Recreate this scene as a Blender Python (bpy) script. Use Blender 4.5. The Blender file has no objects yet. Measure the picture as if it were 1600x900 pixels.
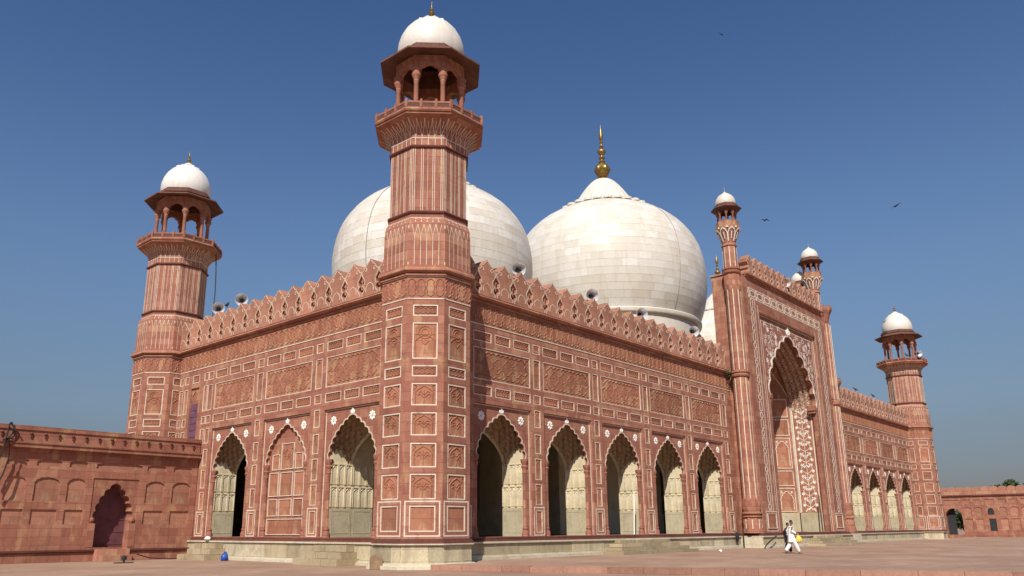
import bpy, bmesh, math, random
import numpy as np
from mathutils import Vector, Matrix
from mathutils.geometry import tessellate_polygon
random.seed(7)
PI = math.pi
SC = bpy.context.scene
COL = SC.collection

# ------------------------------------------------------------------ camera, world, sun
CAM_LOC = Vector((-26.4793, -28.0232, 1.72))
ROT = [[0.6686846424917722, -0.7435311066791994, -0.00472676380369419],
       [-0.18638563738121677, -0.1737707164601411, 0.9669871417340186],
       [0.7198063927707564, 0.6457284502802507, 0.25478132864285263]]
cam = bpy.data.cameras.new('camera')
cam.sensor_width = 36.0
cam.lens = 36.0 * 1244.017 / 1600.0
cam.shift_x = 33.737 / 1600.0
cam.shift_y = 47.964 / 1600.0
cam.clip_start = 0.1
cam.clip_end = 6000
camo = bpy.data.objects.new('camera', cam)
COL.objects.link(camo)
m4 = Matrix.Identity(4)
for i in range(3):
    m4[i][0] = ROT[0][i]; m4[i][1] = ROT[1][i]; m4[i][2] = -ROT[2][i]; m4[i][3] = CAM_LOC[i]
camo.matrix_world = m4
SC.camera = camo

SUN_EL = math.radians(46.0)
TRAVEL = Vector((0.855, 0.519, 0)).normalized()      # the way the light travels over the ground
sun = bpy.data.lights.new('sun', 'SUN')
sun.energy = 5.0
sun.angle = math.radians(0.5)
sun.color = (1.0, 0.945, 0.865)
suno = bpy.data.objects.new('sun', sun)
COL.objects.link(suno)
d = Vector((TRAVEL.x * math.cos(SUN_EL), TRAVEL.y * math.cos(SUN_EL), -math.sin(SUN_EL)))
suno.rotation_euler = d.to_track_quat('-Z', 'Y').to_euler()
suno.location = (-40, -40, 60)

W = bpy.data.worlds.new('World')
SC.world = W
W.use_nodes = True
nt = W.node_tree
bg = nt.nodes['Background']
sky = nt.nodes.new('ShaderNodeTexSky')
sky.sky_type = 'NISHITA'
sky.sun_disc = False
sky.sun_elevation = SUN_EL
sky.sun_rotation = math.atan2(-TRAVEL.x, -TRAVEL.y)
sky.altitude = 0
sky.air_density = 1.2
sky.dust_density = 1.0
sky.ozone_density = 2.5
# the same hazy tone all round: greyer towards the horizon, bluer above
tc = nt.nodes.new('ShaderNodeTexCoord'); sp = nt.nodes.new('ShaderNodeSeparateXYZ')
nt.links.new(tc.outputs['Generated'], sp.inputs[0])
rp = nt.nodes.new('ShaderNodeValToRGB'); rp.color_ramp.interpolation = 'B_SPLINE'
el = rp.color_ramp.elements
for _ in range(3): el.new(.5)
for e_, (p_, c_) in zip(el, ((.0, (.30, .30, .40)), (.06, (.31, .315, .41)), (.14, (.42, .42, .46)), (.32, (.64, .70, .80)), (.58, (.35, .48, .69)))):
    e_.position = p_; e_.color = (*c_, 1)
nt.links.new(sp.outputs['Z'], rp.inputs[0])
mu = nt.nodes.new('ShaderNodeMix'); mu.data_type = 'RGBA'; mu.blend_type = 'MULTIPLY'; mu.inputs[0].default_value = 1.0
nt.links.new(sky.outputs[0], mu.inputs[6]); nt.links.new(rp.outputs[0], mu.inputs[7])
nt.links.new(mu.outputs[2], bg.inputs[0])
bg.inputs[1].default_value = 0.112
SC.view_settings.view_transform = 'Standard'
SC.view_settings.look = 'None'
SC.view_settings.exposure = 0.18
SC.cycles.diffuse_bounces = 3
SC.view_settings.gamma = 1.0

# ------------------------------------------------------------------ materials
def new_mat(name):
    m = bpy.data.materials.new(name); m.use_nodes = True
    n = m.node_tree; b = n.nodes['Principled BSDF']
    return m, n, b

def N(n, t, **k):
    x = n.nodes.new(t)
    for a, v in k.items():
        if a.startswith('_'): setattr(x, a[1:], v)
    return x

def uvmap(n, sx=1, sy=1, sz=1):
    c = n.nodes.new('ShaderNodeUVMap'); mp = n.nodes.new('ShaderNodeMapping')
    mp.inputs['Scale'].default_value = (sx, sy, sz)
    n.links.new(c.outputs[0], mp.inputs[0]); return mp.outputs[0]

def objc(n, s=1.0):
    c = n.nodes.new('ShaderNodeNewGeometry'); mp = n.nodes.new('ShaderNodeMapping')
    mp.inputs['Scale'].default_value = (s, s, s)
    n.links.new(c.outputs['Position'], mp.inputs[0]); return mp.outputs[0]

def noise(n, vec, scale, detail=4, rough=.55):
    x = n.nodes.new('ShaderNodeTexNoise'); x.inputs['Scale'].default_value = scale
    x.inputs['Detail'].default_value = detail; x.inputs['Roughness'].default_value = rough
    n.links.new(vec, x.inputs['Vector']); return x.outputs['Fac']

def ramp(n, fac, stops):
    r = n.nodes.new('ShaderNodeValToRGB'); e = r.color_ramp.elements
    while len(e) < len(stops): e.new(.5)
    for i, (p, c) in enumerate(stops):
        e[i].position = p; e[i].color = (*c, 1) if len(c) == 3 else c
    n.links.new(fac, r.inputs[0]); return r.outputs[0]

def mix(n, fac, a, b, mode='MIX'):
    x = n.nodes.new('ShaderNodeMix'); x.data_type = 'RGBA'; x.blend_type = mode
    for s, v in ((0, fac), (6, a), (7, b)):
        if isinstance(v, (int, float)): x.inputs[s].default_value = v
        elif isinstance(v, tuple): x.inputs[s].default_value = (*v, 1)
        else: n.links.new(v, x.inputs[s])
    return x.outputs[2]

def bump(n, b, h, strength=.5, dist=.02):
    x = n.nodes.new('ShaderNodeBump'); x.inputs['Strength'].default_value = strength
    x.inputs['Distance'].default_value = dist
    n.links.new(h, x.inputs['Height']); n.links.new(x.outputs[0], b.inputs['Normal'])

def stone(name, c1, c2, c3, bw=1.15, bh=.46, patch=None, rough=.85, mortar=.012, stain=.35, bstr=.45, obj_rnd=.25, carve=0.0, streak=.45):
    """Coursed stone: every block its own tone, weathering on top, fine joints."""
    m, n, b = new_mat(name)
    uv = uvmap(n)
    br = n.nodes.new('ShaderNodeTexBrick')
    br.inputs['Color1'].default_value = (0, 0, 0, 1); br.inputs['Color2'].default_value = (1, 1, 1, 1)
    br.inputs['Mortar'].default_value = (.5, .5, .5, 1)
    br.inputs['Scale'].default_value = 1.0
    br.inputs['Brick Width'].default_value = bw; br.inputs['Row Height'].default_value = bh
    br.inputs['Mortar Size'].default_value = mortar; br.inputs['Mortar Smooth'].default_value = .2
    n.links.new(uv, br.inputs['Vector'])
    pos = objc(n)
    tone = ramp(n, br.outputs['Color'], [(0.0, c1), (.3, c2), (.55, tuple(a * .55 + b * .45 for a, b in zip(c1, c2))), (.8, c3), (1.0, c2)])
    big = noise(n, pos, .55, 5, .6)
    fine = noise(n, pos, 9.0, 6, .65)
    col = mix(n, ramp(n, big, [(.35, (0, 0, 0)), (.68, (.55, .55, .55))]), tone, c2)
    if patch:
        pn = noise(n, uvmap(n, 1.3, .55, 1), 1.1, 3, .5)
        col = mix(n, ramp(n, pn, [(.54, (0, 0, 0)), (.66, (.8, .8, .8))]), col, patch)
    gr = noise(n, pos, 1.3, 6, .7)
    col = mix(n, ramp(n, gr, [(.50, (0, 0, 0)), (.70, (.6, .6, .6))]), col, tuple(x * .52 for x in c2))
    st = noise(n, uvmap(n, 2.2, .22, 1), 1.6, 5, .6)
    col = mix(n, ramp(n, st, [(.5, (0, 0, 0)), (.8, (streak, streak, streak))]), col, tuple(x * .45 for x in c1))
    col = mix(n, ramp(n, fine, [(.3, (stain, stain, stain)), (.62, (0, 0, 0))]), col, tuple(x * .62 for x in c2))
    mf = n.nodes.new('ShaderNodeMath'); mf.operation = 'MULTIPLY'; mf.inputs[1].default_value = .55
    n.links.new(br.outputs['Fac'], mf.inputs[0])
    col = mix(n, mf.outputs[0], col, tuple(x * .6 for x in c1))
    if obj_rnd:
        oi = n.nodes.new('ShaderNodeObjectInfo')
        hs = n.nodes.new('ShaderNodeHueSaturation')
        mr = n.nodes.new('ShaderNodeMapRange'); mr.inputs[3].default_value = 1 - obj_rnd; mr.inputs[4].default_value = 1 + obj_rnd
        n.links.new(oi.outputs['Random'], mr.inputs[0]); n.links.new(mr.outputs[0], hs.inputs['Value'])
        n.links.new(col, hs.inputs['Color']); col = hs.outputs[0]
    n.links.new(col, b.inputs['Base Color'])
    b.inputs['Roughness'].default_value = rough
    b.inputs['Specular IOR Level'].default_value = .25
    mm = n.nodes.new('ShaderNodeMath'); mm.operation = 'MULTIPLY_ADD'
    n.links.new(br.outputs['Fac'], mm.inputs[0]); mm.inputs[1].default_value = -.6
    n.links.new(fine, mm.inputs[2])
    hh = mm.outputs[0]
    if carve:
        vo = n.nodes.new('ShaderNodeTexVoronoi'); vo.feature = 'SMOOTH_F1'; vo.inputs['Scale'].default_value = 5.5
        n.links.new(uv, vo.inputs['Vector'])
        m2 = n.nodes.new('ShaderNodeMath'); m2.operation = 'MULTIPLY_ADD'
        n.links.new(vo.outputs['Distance'], m2.inputs[0]); m2.inputs[1].default_value = carve; n.links.new(hh, m2.inputs[2])
        hh = m2.outputs[0]
    bump(n, b, hh, bstr, .02)
    return m

def plain(name, col, rough=.7, var=.15, scale=3.0, metal=0.0, bstr=.15, obj_rnd=0.0, spec=.3):
    m, n, b = new_mat(name)
    pos = objc(n)
    f = noise(n, pos, scale, 5, .6)
    dk = tuple(x * (1 - 2 * var) for x in col); lt = tuple(min(1, x * (1 + var)) for x in col)
    c = ramp(n, f, [(.3, dk), (.55, col), (.75, lt)])
    if obj_rnd:
        oi = n.nodes.new('ShaderNodeObjectInfo'); hs = n.nodes.new('ShaderNodeHueSaturation')
        mr = n.nodes.new('ShaderNodeMapRange'); mr.inputs[3].default_value = 1 - obj_rnd; mr.inputs[4].default_value = 1 + obj_rnd
        n.links.new(oi.outputs['Random'], mr.inputs[0]); n.links.new(mr.outputs[0], hs.inputs['Value'])
        n.links.new(c, hs.inputs['Color']); c = hs.outputs[0]
    n.links.new(c, b.inputs['Base Color'])
    b.inputs['Roughness'].default_value = rough; b.inputs['Metallic'].default_value = metal
    b.inputs['Specular IOR Level'].default_value = spec
    if bstr: bump(n, b, noise(n, pos, scale * 6, 4, .6), bstr, .02)
    return m

RED1, RED2, RED3 = (.245, .088, .058), (.36, .148, .096), (.43, .215, .138)
M = {}
M['red'] = stone('red_sandstone', RED1, RED2, RED3, patch=(.47, .27, .145), obj_rnd=.06)
M['carved'] = stone('carved_red_sandstone', (.27, .10, .06), (.365, .155, .09), (.43, .215, .125), bw=.8, bh=.6, patch=(.47, .28, .155), obj_rnd=.18, carve=.45, bstr=.4)
M['dark_red'] = stone('dark_red_stone', (.12, .04, .03), (.16, .055, .04), (.20, .075, .05), bw=1.4, bh=.3, obj_rnd=0)
M['weathered'] = stone('weathered_red_stone', (.32, .13, .08), (.42, .195, .125), (.47, .25, .16), bw=2.0, bh=1.2, patch=(.45, .31, .19), obj_rnd=.15, streak=.5)
def worn_inlay(name, col, lo, hi):
    m, n, b = new_mat(name); pos = objc(n)
    f = noise(n, pos, 2.6, 6, .65); g = noise(n, pos, .9, 4, .6)
    c = mix(n, ramp(n, g, [(.35, (0, 0, 0)), (.7, (.4, .4, .4))]), col, tuple(x * .7 for x in col))
    c = mix(n, ramp(n, f, [(lo, (0, 0, 0)), (hi, (.85, .85, .85))]), c, (.36, .17, .11))
    n.links.new(c, b.inputs['Base Color']); b.inputs['Roughness'].default_value = .65; b.inputs['Specular IOR Level'].default_value = .25
    return m
M['white'] = worn_inlay('white_marble_inlay', (.70, .60, .475), .55, .70)
M['pale'] = worn_inlay('weathered_pale_inlay', (.62, .48, .36), .53, .68)
M['flower'] = plain('white_marble_flower', (.78, .74, .66), .55, .06, 6.0)
M['buff'] = stone('buff_plinth_stone', (.40, .32, .19), (.52, .44, .29), (.58, .52, .38), bw=5, bh=2, patch=(.33, .27, .18), obj_rnd=.24, stain=.6, streak=.6, mortar=.004)
M['plinth_white'] = stone('pale_plinth_marble', (.50, .43, .29), (.60, .53, .39), (.66, .60, .47), bw=3, bh=2, obj_rnd=.05, stain=.4, mortar=.003)
M['cream'] = stone('cream_plaster', (.62, .52, .33), (.70, .61, .42), (.75, .67, .49), bw=4, bh=3, patch=(.64, .52, .31), obj_rnd=.06, mortar=.003, streak=.35)
M['dado'] = stone('grey_marble_dado', (.40, .335, .21), (.50, .43, .29), (.56, .49, .35), bw=3, bh=3, patch=(.43, .34, .19), obj_rnd=.05, mortar=.003, stain=.5, streak=.5)
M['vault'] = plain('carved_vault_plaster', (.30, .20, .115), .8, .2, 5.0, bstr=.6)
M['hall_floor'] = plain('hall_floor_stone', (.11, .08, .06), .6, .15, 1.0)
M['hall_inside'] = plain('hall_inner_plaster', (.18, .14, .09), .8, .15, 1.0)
M['roof'] = plain('roof_plaster', (.42, .34, .22), .9, .2, 1.0)
M['brass'] = plain('gilt_brass', (.34, .225, .07), .42, .25, 4.0, metal=.8, bstr=.1)
M['jali'] = plain('dark_pierced_screen', (.13, .06, .042), .9, .2, 14.0)
M['door'] = plain('maroon_door_paint', (.145, .055, .062), .6, .15, 1.5)
M['shutter'] = plain('purple_shutter_paint', (.16, .07, .11), .6, .15, 2.0)
M['horn'] = plain('pale_grey_horn_metal', (.72, .72, .72), .3, .06, 3.0, metal=.4, bstr=0)
M['stained_shaded'] = stone('stained_shaded_red_stone', (.11, .05, .037), (.15, .068, .048), (.20, .09, .064), bw=1.0, bh=.5, obj_rnd=0, streak=.5)  # kiosk eaves and ceilings: weathering plus the shade beneath, darkened into the colour
M['horn_dark'] = plain('dark_speaker_metal', (.035, .035, .04), .5, .1, 3.0)
M['cable'] = plain('dark_cable_rubber', (.03, .026, .024), .6, .1, 3.0)
M['bird'] = plain('dark_feathers', (.02, .018, .017), .7, .1, 9.0)
M['cloth_white'] = plain('white_cotton', (.80, .79, .76), .85, .05, 5.0)
M['cloth_dark'] = plain('black_cotton', (.018, .02, .024), .85, .1, 5.0)
M['skin'] = plain('brown_skin', (.20, .095, .055), .6, .08, 8.0)
M['hair'] = plain('black_hair', (.012, .010, .009), .5, .1, 20.0)
M['yellow'] = plain('yellow_plastic', (.72, .52, .10), .45, .08, 5.0)
M['blue'] = plain('blue_plastic', (.02, .075, .36), .4, .15, 6.0)
M['lead'] = plain('grey_metal', (.30, .28, .25), .5, .1, 3.0)
M['bark'] = plain('tree_bark', (.10, .07, .05), .9, .2, 6.0)
M['leaf'] = plain('tree_leaves', (.055, .085, .022), .7, .3, 1.5, bstr=0)
M['stepstone'] = stone('worn_step_stone', (.34, .26, .15), (.43, .345, .215), (.48, .41, .29), bw=5, bh=2, obj_rnd=.16, stain=.55, mortar=.003)
M['rubble'] = plain('brown_slab_stone', (.24, .15, .09), .85, .2, 4.0)

def dome_mat():
    m, n, b = new_mat('white_dome_marble')
    pos = objc(n)
    oi = n.nodes.new('ShaderNodeObjectInfo')
    at = n.nodes.new('ShaderNodeAttribute'); at.attribute_name = 'tone'
    ad = n.nodes.new('ShaderNodeMath'); ad.operation = 'ADD'
    n.links.new(oi.outputs['Random'], ad.inputs[0]); n.links.new(at.outputs['Fac'], ad.inputs[1])
    fr = n.nodes.new('ShaderNodeMath'); fr.operation = 'FRACT'; n.links.new(ad.outputs[0], fr.inputs[0])
    c = ramp(n, fr.outputs[0], [(0, (.575, .515, .425)), (.3, (.62, .57, .485)), (.7, (.645, .60, .525)), (.88, (.71, .685, .625)), (1, (.60, .535, .435))])
    st = noise(n, pos, .8, 6, .62)
    c = mix(n, ramp(n, st, [(.5, (0, 0, 0)), (.8, (.35, .35, .35))]), c, (.50, .43, .33))
    sv = n.nodes.new('ShaderNodeMapping'); sv.inputs['Scale'].default_value = (1.2, 1.2, .12); n.links.new(pos, sv.inputs[0])
    c = mix(n, ramp(n, noise(n, sv.outputs[0], 1.3, 5, .65), [(.52, (0, 0, 0)), (.75, (.45, .45, .45))]), c, (.42, .36, .28))
    f = noise(n, pos, 7, 5, .6)
    c = mix(n, ramp(n, f, [(.32, (.3, .3, .3)), (.55, (0, 0, 0))]), c, (.5, .43, .33))
    n.links.new(c, b.inputs['Base Color']); b.inputs['Roughness'].default_value = .45
    b.inputs['Specular IOR Level'].default_value = .3
    bump(n, b, f, .12, .02)
    return m
M['dome'] = dome_mat()
M['mortar'] = plain('dome_joint_mortar', (.40, .34, .25), .9, .1, 2.0)

def ground_mat(name, base, lite):
    m, n, b = new_mat(name)
    pos = objc(n)
    br = n.nodes.new('ShaderNodeTexBrick')
    br.inputs['Color1'].default_value = (0, 0, 0, 1); br.inputs['Color2'].default_value = (1, 1, 1, 1)
    br.inputs['Mortar'].default_value = (.3, .3, .3, 1); br.inputs['Scale'].default_value = 1
    br.inputs['Brick Width'].default_value = 1.3; br.inputs['Row Height'].default_value = .75
    br.inputs['Mortar Size'].default_value = .012
    mp = n.nodes.new('ShaderNodeMapping'); mp.inputs['Rotation'].default_value = (0, 0, .0)
    n.links.new(pos, mp.inputs[0]); n.links.new(mp.outputs[0], br.inputs['Vector'])
    c = ramp(n, br.outputs['Color'], [(0, base), (.5, tuple((x + y) / 2 for x, y in zip(base, lite))), (1, lite)])
    big = noise(n, pos, .22, 6, .62)
    c = mix(n, ramp(n, big, [(.36, (.75, .75, .75)), (.62, (0, 0, 0))]), c, tuple(x * .66 for x in base))
    c = mix(n, ramp(n, noise(n, pos, .9, 5, .7), [(.52, (0, 0, 0)), (.7, (.45, .45, .45))]), c, tuple(x * .7 for x in base))
    f = noise(n, pos, 6, 6, .7)
    c = mix(n, ramp(n, f, [(.3, (.35, .35, .35)), (.55, (0, 0, 0))]), c, tuple(x * .65 for x in base))
    c = mix(n, br.outputs['Fac'], c, tuple(x * .55 for x in base))
    n.links.new(c, b.inputs['Base Color']); b.inputs['Roughness'].default_value = .9
    b.inputs['Specular IOR Level'].default_value = .2
    bump(n, b, f, .35, .02)
    return m
M['kerb'] = stone('worn_kerb_stone', (.30, .14, .095), (.36, .19, .13), (.42, .25, .18), bw=5, bh=2, obj_rnd=.2, stain=.5)
M['ground'] = ground_mat('courtyard_paving', (.345, .215, .148), (.41, .27, .19))

# ------------------------------------------------------------------ mesh builder
class MB:
    def __init__(s): s.v = []; s.f = []
    def add(s, vs, fs):
        o = len(s.v); s.v.extend(tuple(v) for v in vs); s.f.extend(tuple(i + o for i in f) for f in fs)
    def box(s, x0, x1, y0, y1, z0, z1, skip=''):
        vs = [(x0, y0, z0), (x1, y0, z0), (x1, y1, z0), (x0, y1, z0), (x0, y0, z1), (x1, y0, z1), (x1, y1, z1), (x0, y1, z1)]
        fs = {'b': (0, 3, 2, 1), 't': (4, 5, 6, 7), 'f': (0, 1, 5, 4), 'k': (2, 3, 7, 6), 'l': (3, 0, 4, 7), 'r': (1, 2, 6, 5)}
        s.add(vs, [f for k, f in fs.items() if k not in skip])
    def rings(s, rings, closed=True, cap0=False, cap1=False):
        o = len(s.v); n = len(rings[0])
        for r in rings: s.v.extend(tuple(p) for p in r)
        for i in range(len(rings) - 1):
            for j in range(n if closed else n - 1):
                k = (j + 1) % n
                s.f.append((o + i * n + j, o + i * n + k, o + (i + 1) * n + k, o + (i + 1) * n + j))
        if cap0: s.f.append(tuple(o + j for j in reversed(range(n))))
        if cap1: s.f.append(tuple(o + (len(rings) - 1) * n + j for j in range(n)))
    def lathe(s, prof, seg=24, cx=0, cy=0, mod=None, cap0=False, cap1=False, off=0.0):
        R = []
        for r, z in prof:
            ring = []
            for j in range(seg):
                t = 2 * PI * (j + off) / seg
                rr = r * (mod(t, z) if mod else 1)
                ring.append((cx + rr * math.cos(t), cy + rr * math.sin(t), z))
            R.append(ring)
        s.rings(R, True, cap0, cap1)
    def octa(s, prof, cap0=False, cap1=False):
        """Octagon profile, (apothem, z), faces square on to the axes."""
        k = 1 / math.cos(PI / 8)
        s.lathe([(a * k, z) for a, z in prof], 8, off=.5, cap0=cap0, cap1=cap1)
    def prism(s, outer, holes, y0, y1, back=True, front=True):
        loops = [outer] + list(holes)
        flat = [p for l in loops for p in l]
        tris = tessellate_polygon([[Vector((p[0], p[1], 0)) for p in l] for l in loops])
        o = len(s.v); n = len(flat)
        s.v.extend((p[0], y0, p[1]) for p in flat); s.v.extend((p[0], y1, p[1]) for p in flat)
        if front: s.f.extend(tuple(o + i for i in t) for t in tris)
        if back: s.f.extend(tuple(o + n + i for i in reversed(t)) for t in tris)
        b = 0
        for l in loops:
            for i in range(len(l)):
                j = (i + 1) % len(l)
                s.f.append((o + b + i, o + b + j, o + n + b + j, o + n + b + i))
            b += len(l)
    def ribbon(s, pts, w, h, y=0.0, closed=False, ridge=False, surf=None):
        """Raised line over the local wall plane (x, z), standing h proud of y towards -y."""
        pts = [Vector((p[0], p[1])) for p in pts]
        n = len(pts)
        if n < 2: return
        S = surf or (lambda u, v, d: (u, y - d, v))
        L = []
        for i in range(n):
            if closed: a, b = pts[i - 1], pts[(i + 1) % n]
            else: a, b = pts[max(i - 1, 0)], pts[min(i + 1, n - 1)]
            t = b - a
            if t.length < 1e-9: t = Vector((1, 0))
            t.normalize(); nn = Vector((-t.y, t.x))
            if i not in (0, n - 1) or closed:
                e = (pts[i] - pts[i - 1]); e = e.normalized() if e.length > 1e-9 else t
                c = max(.5, abs(e.dot(t)))
            else: c = 1
            p, q = pts[i] + nn * (w / 2 / c), pts[i] - nn * (w / 2 / c)
            if ridge: L.append([S(p.x, p.y, 0), S(pts[i].x, pts[i].y, h), S(q.x, q.y, 0)])
            else: L.append([S(p.x, p.y, 0), S(p.x, p.y, h), S(q.x, q.y, h), S(q.x, q.y, 0)])
        if closed: L.append(L[0])
        s.rings(L, False)
    def rect_ring(s, x0, x1, z0, z1, w, y0, y1):
        s.prism([(x0, z0), (x1, z0), (x1, z1), (x0, z1)], [[(x0 + w, z0 + w), (x1 - w, z0 + w), (x1 - w, z1 - w), (x0 + w, z1 - w)]], y0, y1, back=False)
    def tube(s, pts, r, seg=6, cap=True):
        pts = [Vector(p) for p in pts]; R = []
        for i, p in enumerate(pts):
            t = (pts[min(i + 1, len(pts) - 1)] - pts[max(i - 1, 0)]).normalized()
            a = t.cross(Vector((0, 0, 1)))
            if a.length < .05: a = t.cross(Vector((1, 0, 0)))
            a.normalize(); b = t.cross(a)
            rr = r[i] if isinstance(r, (list, tuple)) else r
            R.append([p + (a * math.cos(2 * PI * k / seg) + b * math.sin(2 * PI * k / seg)) * rr for k in range(seg)])
        s.rings(R, True, cap, cap)
    def mesh(s, name, mat, smooth=False, angle=35, tones=None):
        me = bpy.data.meshes.new(name)
        me.from_pydata(s.v, [], s.f)
        finish(me, mat, smooth, angle)
        return me

def finish(me, mat, smooth=False, angle=35):
    me.materials.append(mat)
    nl = len(me.loops)
    if nl:
        co = np.empty(len(me.vertices) * 3); me.vertices.foreach_get('co', co); co = co.reshape(-1, 3)
        vi = np.empty(nl, dtype=np.int32); me.loops.foreach_get('vertex_index', vi)
        nr = np.empty(len(me.polygons) * 3); me.polygons.foreach_get('normal', nr); nr = nr.reshape(-1, 3)
        lt = np.empty(len(me.polygons), dtype=np.int32); me.polygons.foreach_get('loop_total', lt)
        ln = np.repeat(nr, lt, axis=0); p = co[vi]
        horiz = np.abs(ln[:, 2]) > .8
        t = np.stack([-ln[:, 1], ln[:, 0]], 1); l = np.linalg.norm(t, axis=1); l[l < 1e-6] = 1; t /= l[:, None]
        u = np.where(horiz, p[:, 0], p[:, 0] * t[:, 0] + p[:, 1] * t[:, 1])
        v = np.where(horiz, p[:, 1], p[:, 2])
        uv = me.uv_layers.new(name='UVMap')
        uv.data.foreach_set('uv', np.stack([u, v], 1).astype(np.float32).ravel())
    if smooth:
        me.polygons.foreach_set('use_smooth', [True] * len(me.polygons))
        if angle: me.set_sharp_from_angle(angle=math.radians(angle))
    me.update()

def link(name, me, parent=None, loc=(0, 0, 0), rz=0.0):
    """loc and rz are in world space; parents are unrotated unless rz is left 0."""
    o = bpy.data.objects.new(name, me); COL.objects.link(o)
    loc = Vector(loc)
    if parent is not None:
        o.parent = parent
        if parent.get('_wl') is not None: loc = loc - Vector(parent['_wl'])
    o.location = loc
    if rz: o.rotation_euler = (0, 0, rz)
    return o

def sub(name, me, part):
    """A sub-part that shares its part's frame."""
    o = bpy.data.objects.new(name, me); COL.objects.link(o); o.parent = part
    return o

def thing(name, label, cat, loc, group=None, me=None):
    o = bpy.data.objects.new(name, me); COL.objects.link(o); o.location = loc
    o['label'] = label; o['category'] = cat; o['_wl'] = tuple(loc)
    if group: o['group'] = group
    return o

def struct(name, me, loc=(0, 0, 0), kind='structure'):
    o = bpy.data.objects.new(name, me); COL.objects.link(o); o.location = loc; o['kind'] = kind
    return o

_cache = {}
def cached(key, fn):
    if key not in _cache: _cache[key] = fn()
    return _cache[key]

# ------------------------------------------------------------------ shared shapes
def arc(cx, cz, r, a0, a1, n): return [(cx + r * math.cos(a0 + (a1 - a0) * i / n), cz + r * math.sin(a0 + (a1 - a0) * i / n)) for i in range(n + 1)]

def pointed_half(h, zs, za, n=40):
    """Right springing up to the apex."""
    return [(h * (1 - i / n), zs + (za - zs) * (i / n) ** .62) for i in range(n + 1)] if False else \
           [(h * math.cos(t) ** 1.12 if t < PI / 2 - 1e-6 else 0.0, zs + (za - zs) * (.74 * math.sin(t) + .26 * (t / (PI / 2)) ** 2.2)) for t in [PI / 2 * i / n for i in range(n + 1)]]

def resample(p, k):
    L = [0]
    for a, b in zip(p, p[1:]): L.append(L[-1] + math.hypot(b[0] - a[0], b[1] - a[1]))
    out = []; j = 0
    for i in range(k + 1):
        t = L[-1] * i / k
        while j < len(L) - 2 and L[j + 1] < t: j += 1
        u = (t - L[j]) / max(1e-9, L[j + 1] - L[j])
        out.append((p[j][0] + (p[j + 1][0] - p[j][0]) * u, p[j][1] + (p[j + 1][1] - p[j][1]) * u))
    return out

def foils(h, zs, za, nf=5, sag=.26, per=5):
    """Cusped arch: right springing to left springing."""
    base = resample(pointed_half(h, zs, za), nf)
    half = []
    for (x0, z0), (x1, z1) in zip(base, base[1:]):
        dx, dz = x1 - x0, z1 - z0; c = math.hypot(dx, dz); nx, nz = dz / c, -dx / c
        for i in range(per):
            t = i / per; b = 4 * sag * c * t * (1 - t)
            if (x1, z1) == base[-1]: b *= (1 - .55 * t)
            half.append((x0 + dx * t + nx * b, z0 + dz * t + nz * b))
    half.append(base[-1])
    return half + [(-x, z) for x, z in reversed(half[:-1])]

def smooth_arch(h, zs, za, n=20):
    r = resample(pointed_half(h, zs, za), n)
    return r + [(-x, z) for x, z in reversed(r[:-1])]

def notch(x0, x1, z0, z1, h, arch, c=0.0):
    """A wall rectangle with an arched opening that reaches its foot."""
    return [(x0, z0), (c - h, z0)] + [(c + x, z) for x, z in reversed(arch)] + [(c + h, z0), (x1, z0), (x1, z1), (x0, z1)]

def scallop_line(x0, x1, z, n, s):
    out = []
    for i in range(n):
        a = x0 + (x1 - x0) * i / n; b = x0 + (x1 - x0) * (i + 1) / n
        for k in range(4):
            t = k / 4; out.append((a + (b - a) * t, z + s * 4 * t * (1 - t)))
    out.append((x1, z)); return out

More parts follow.
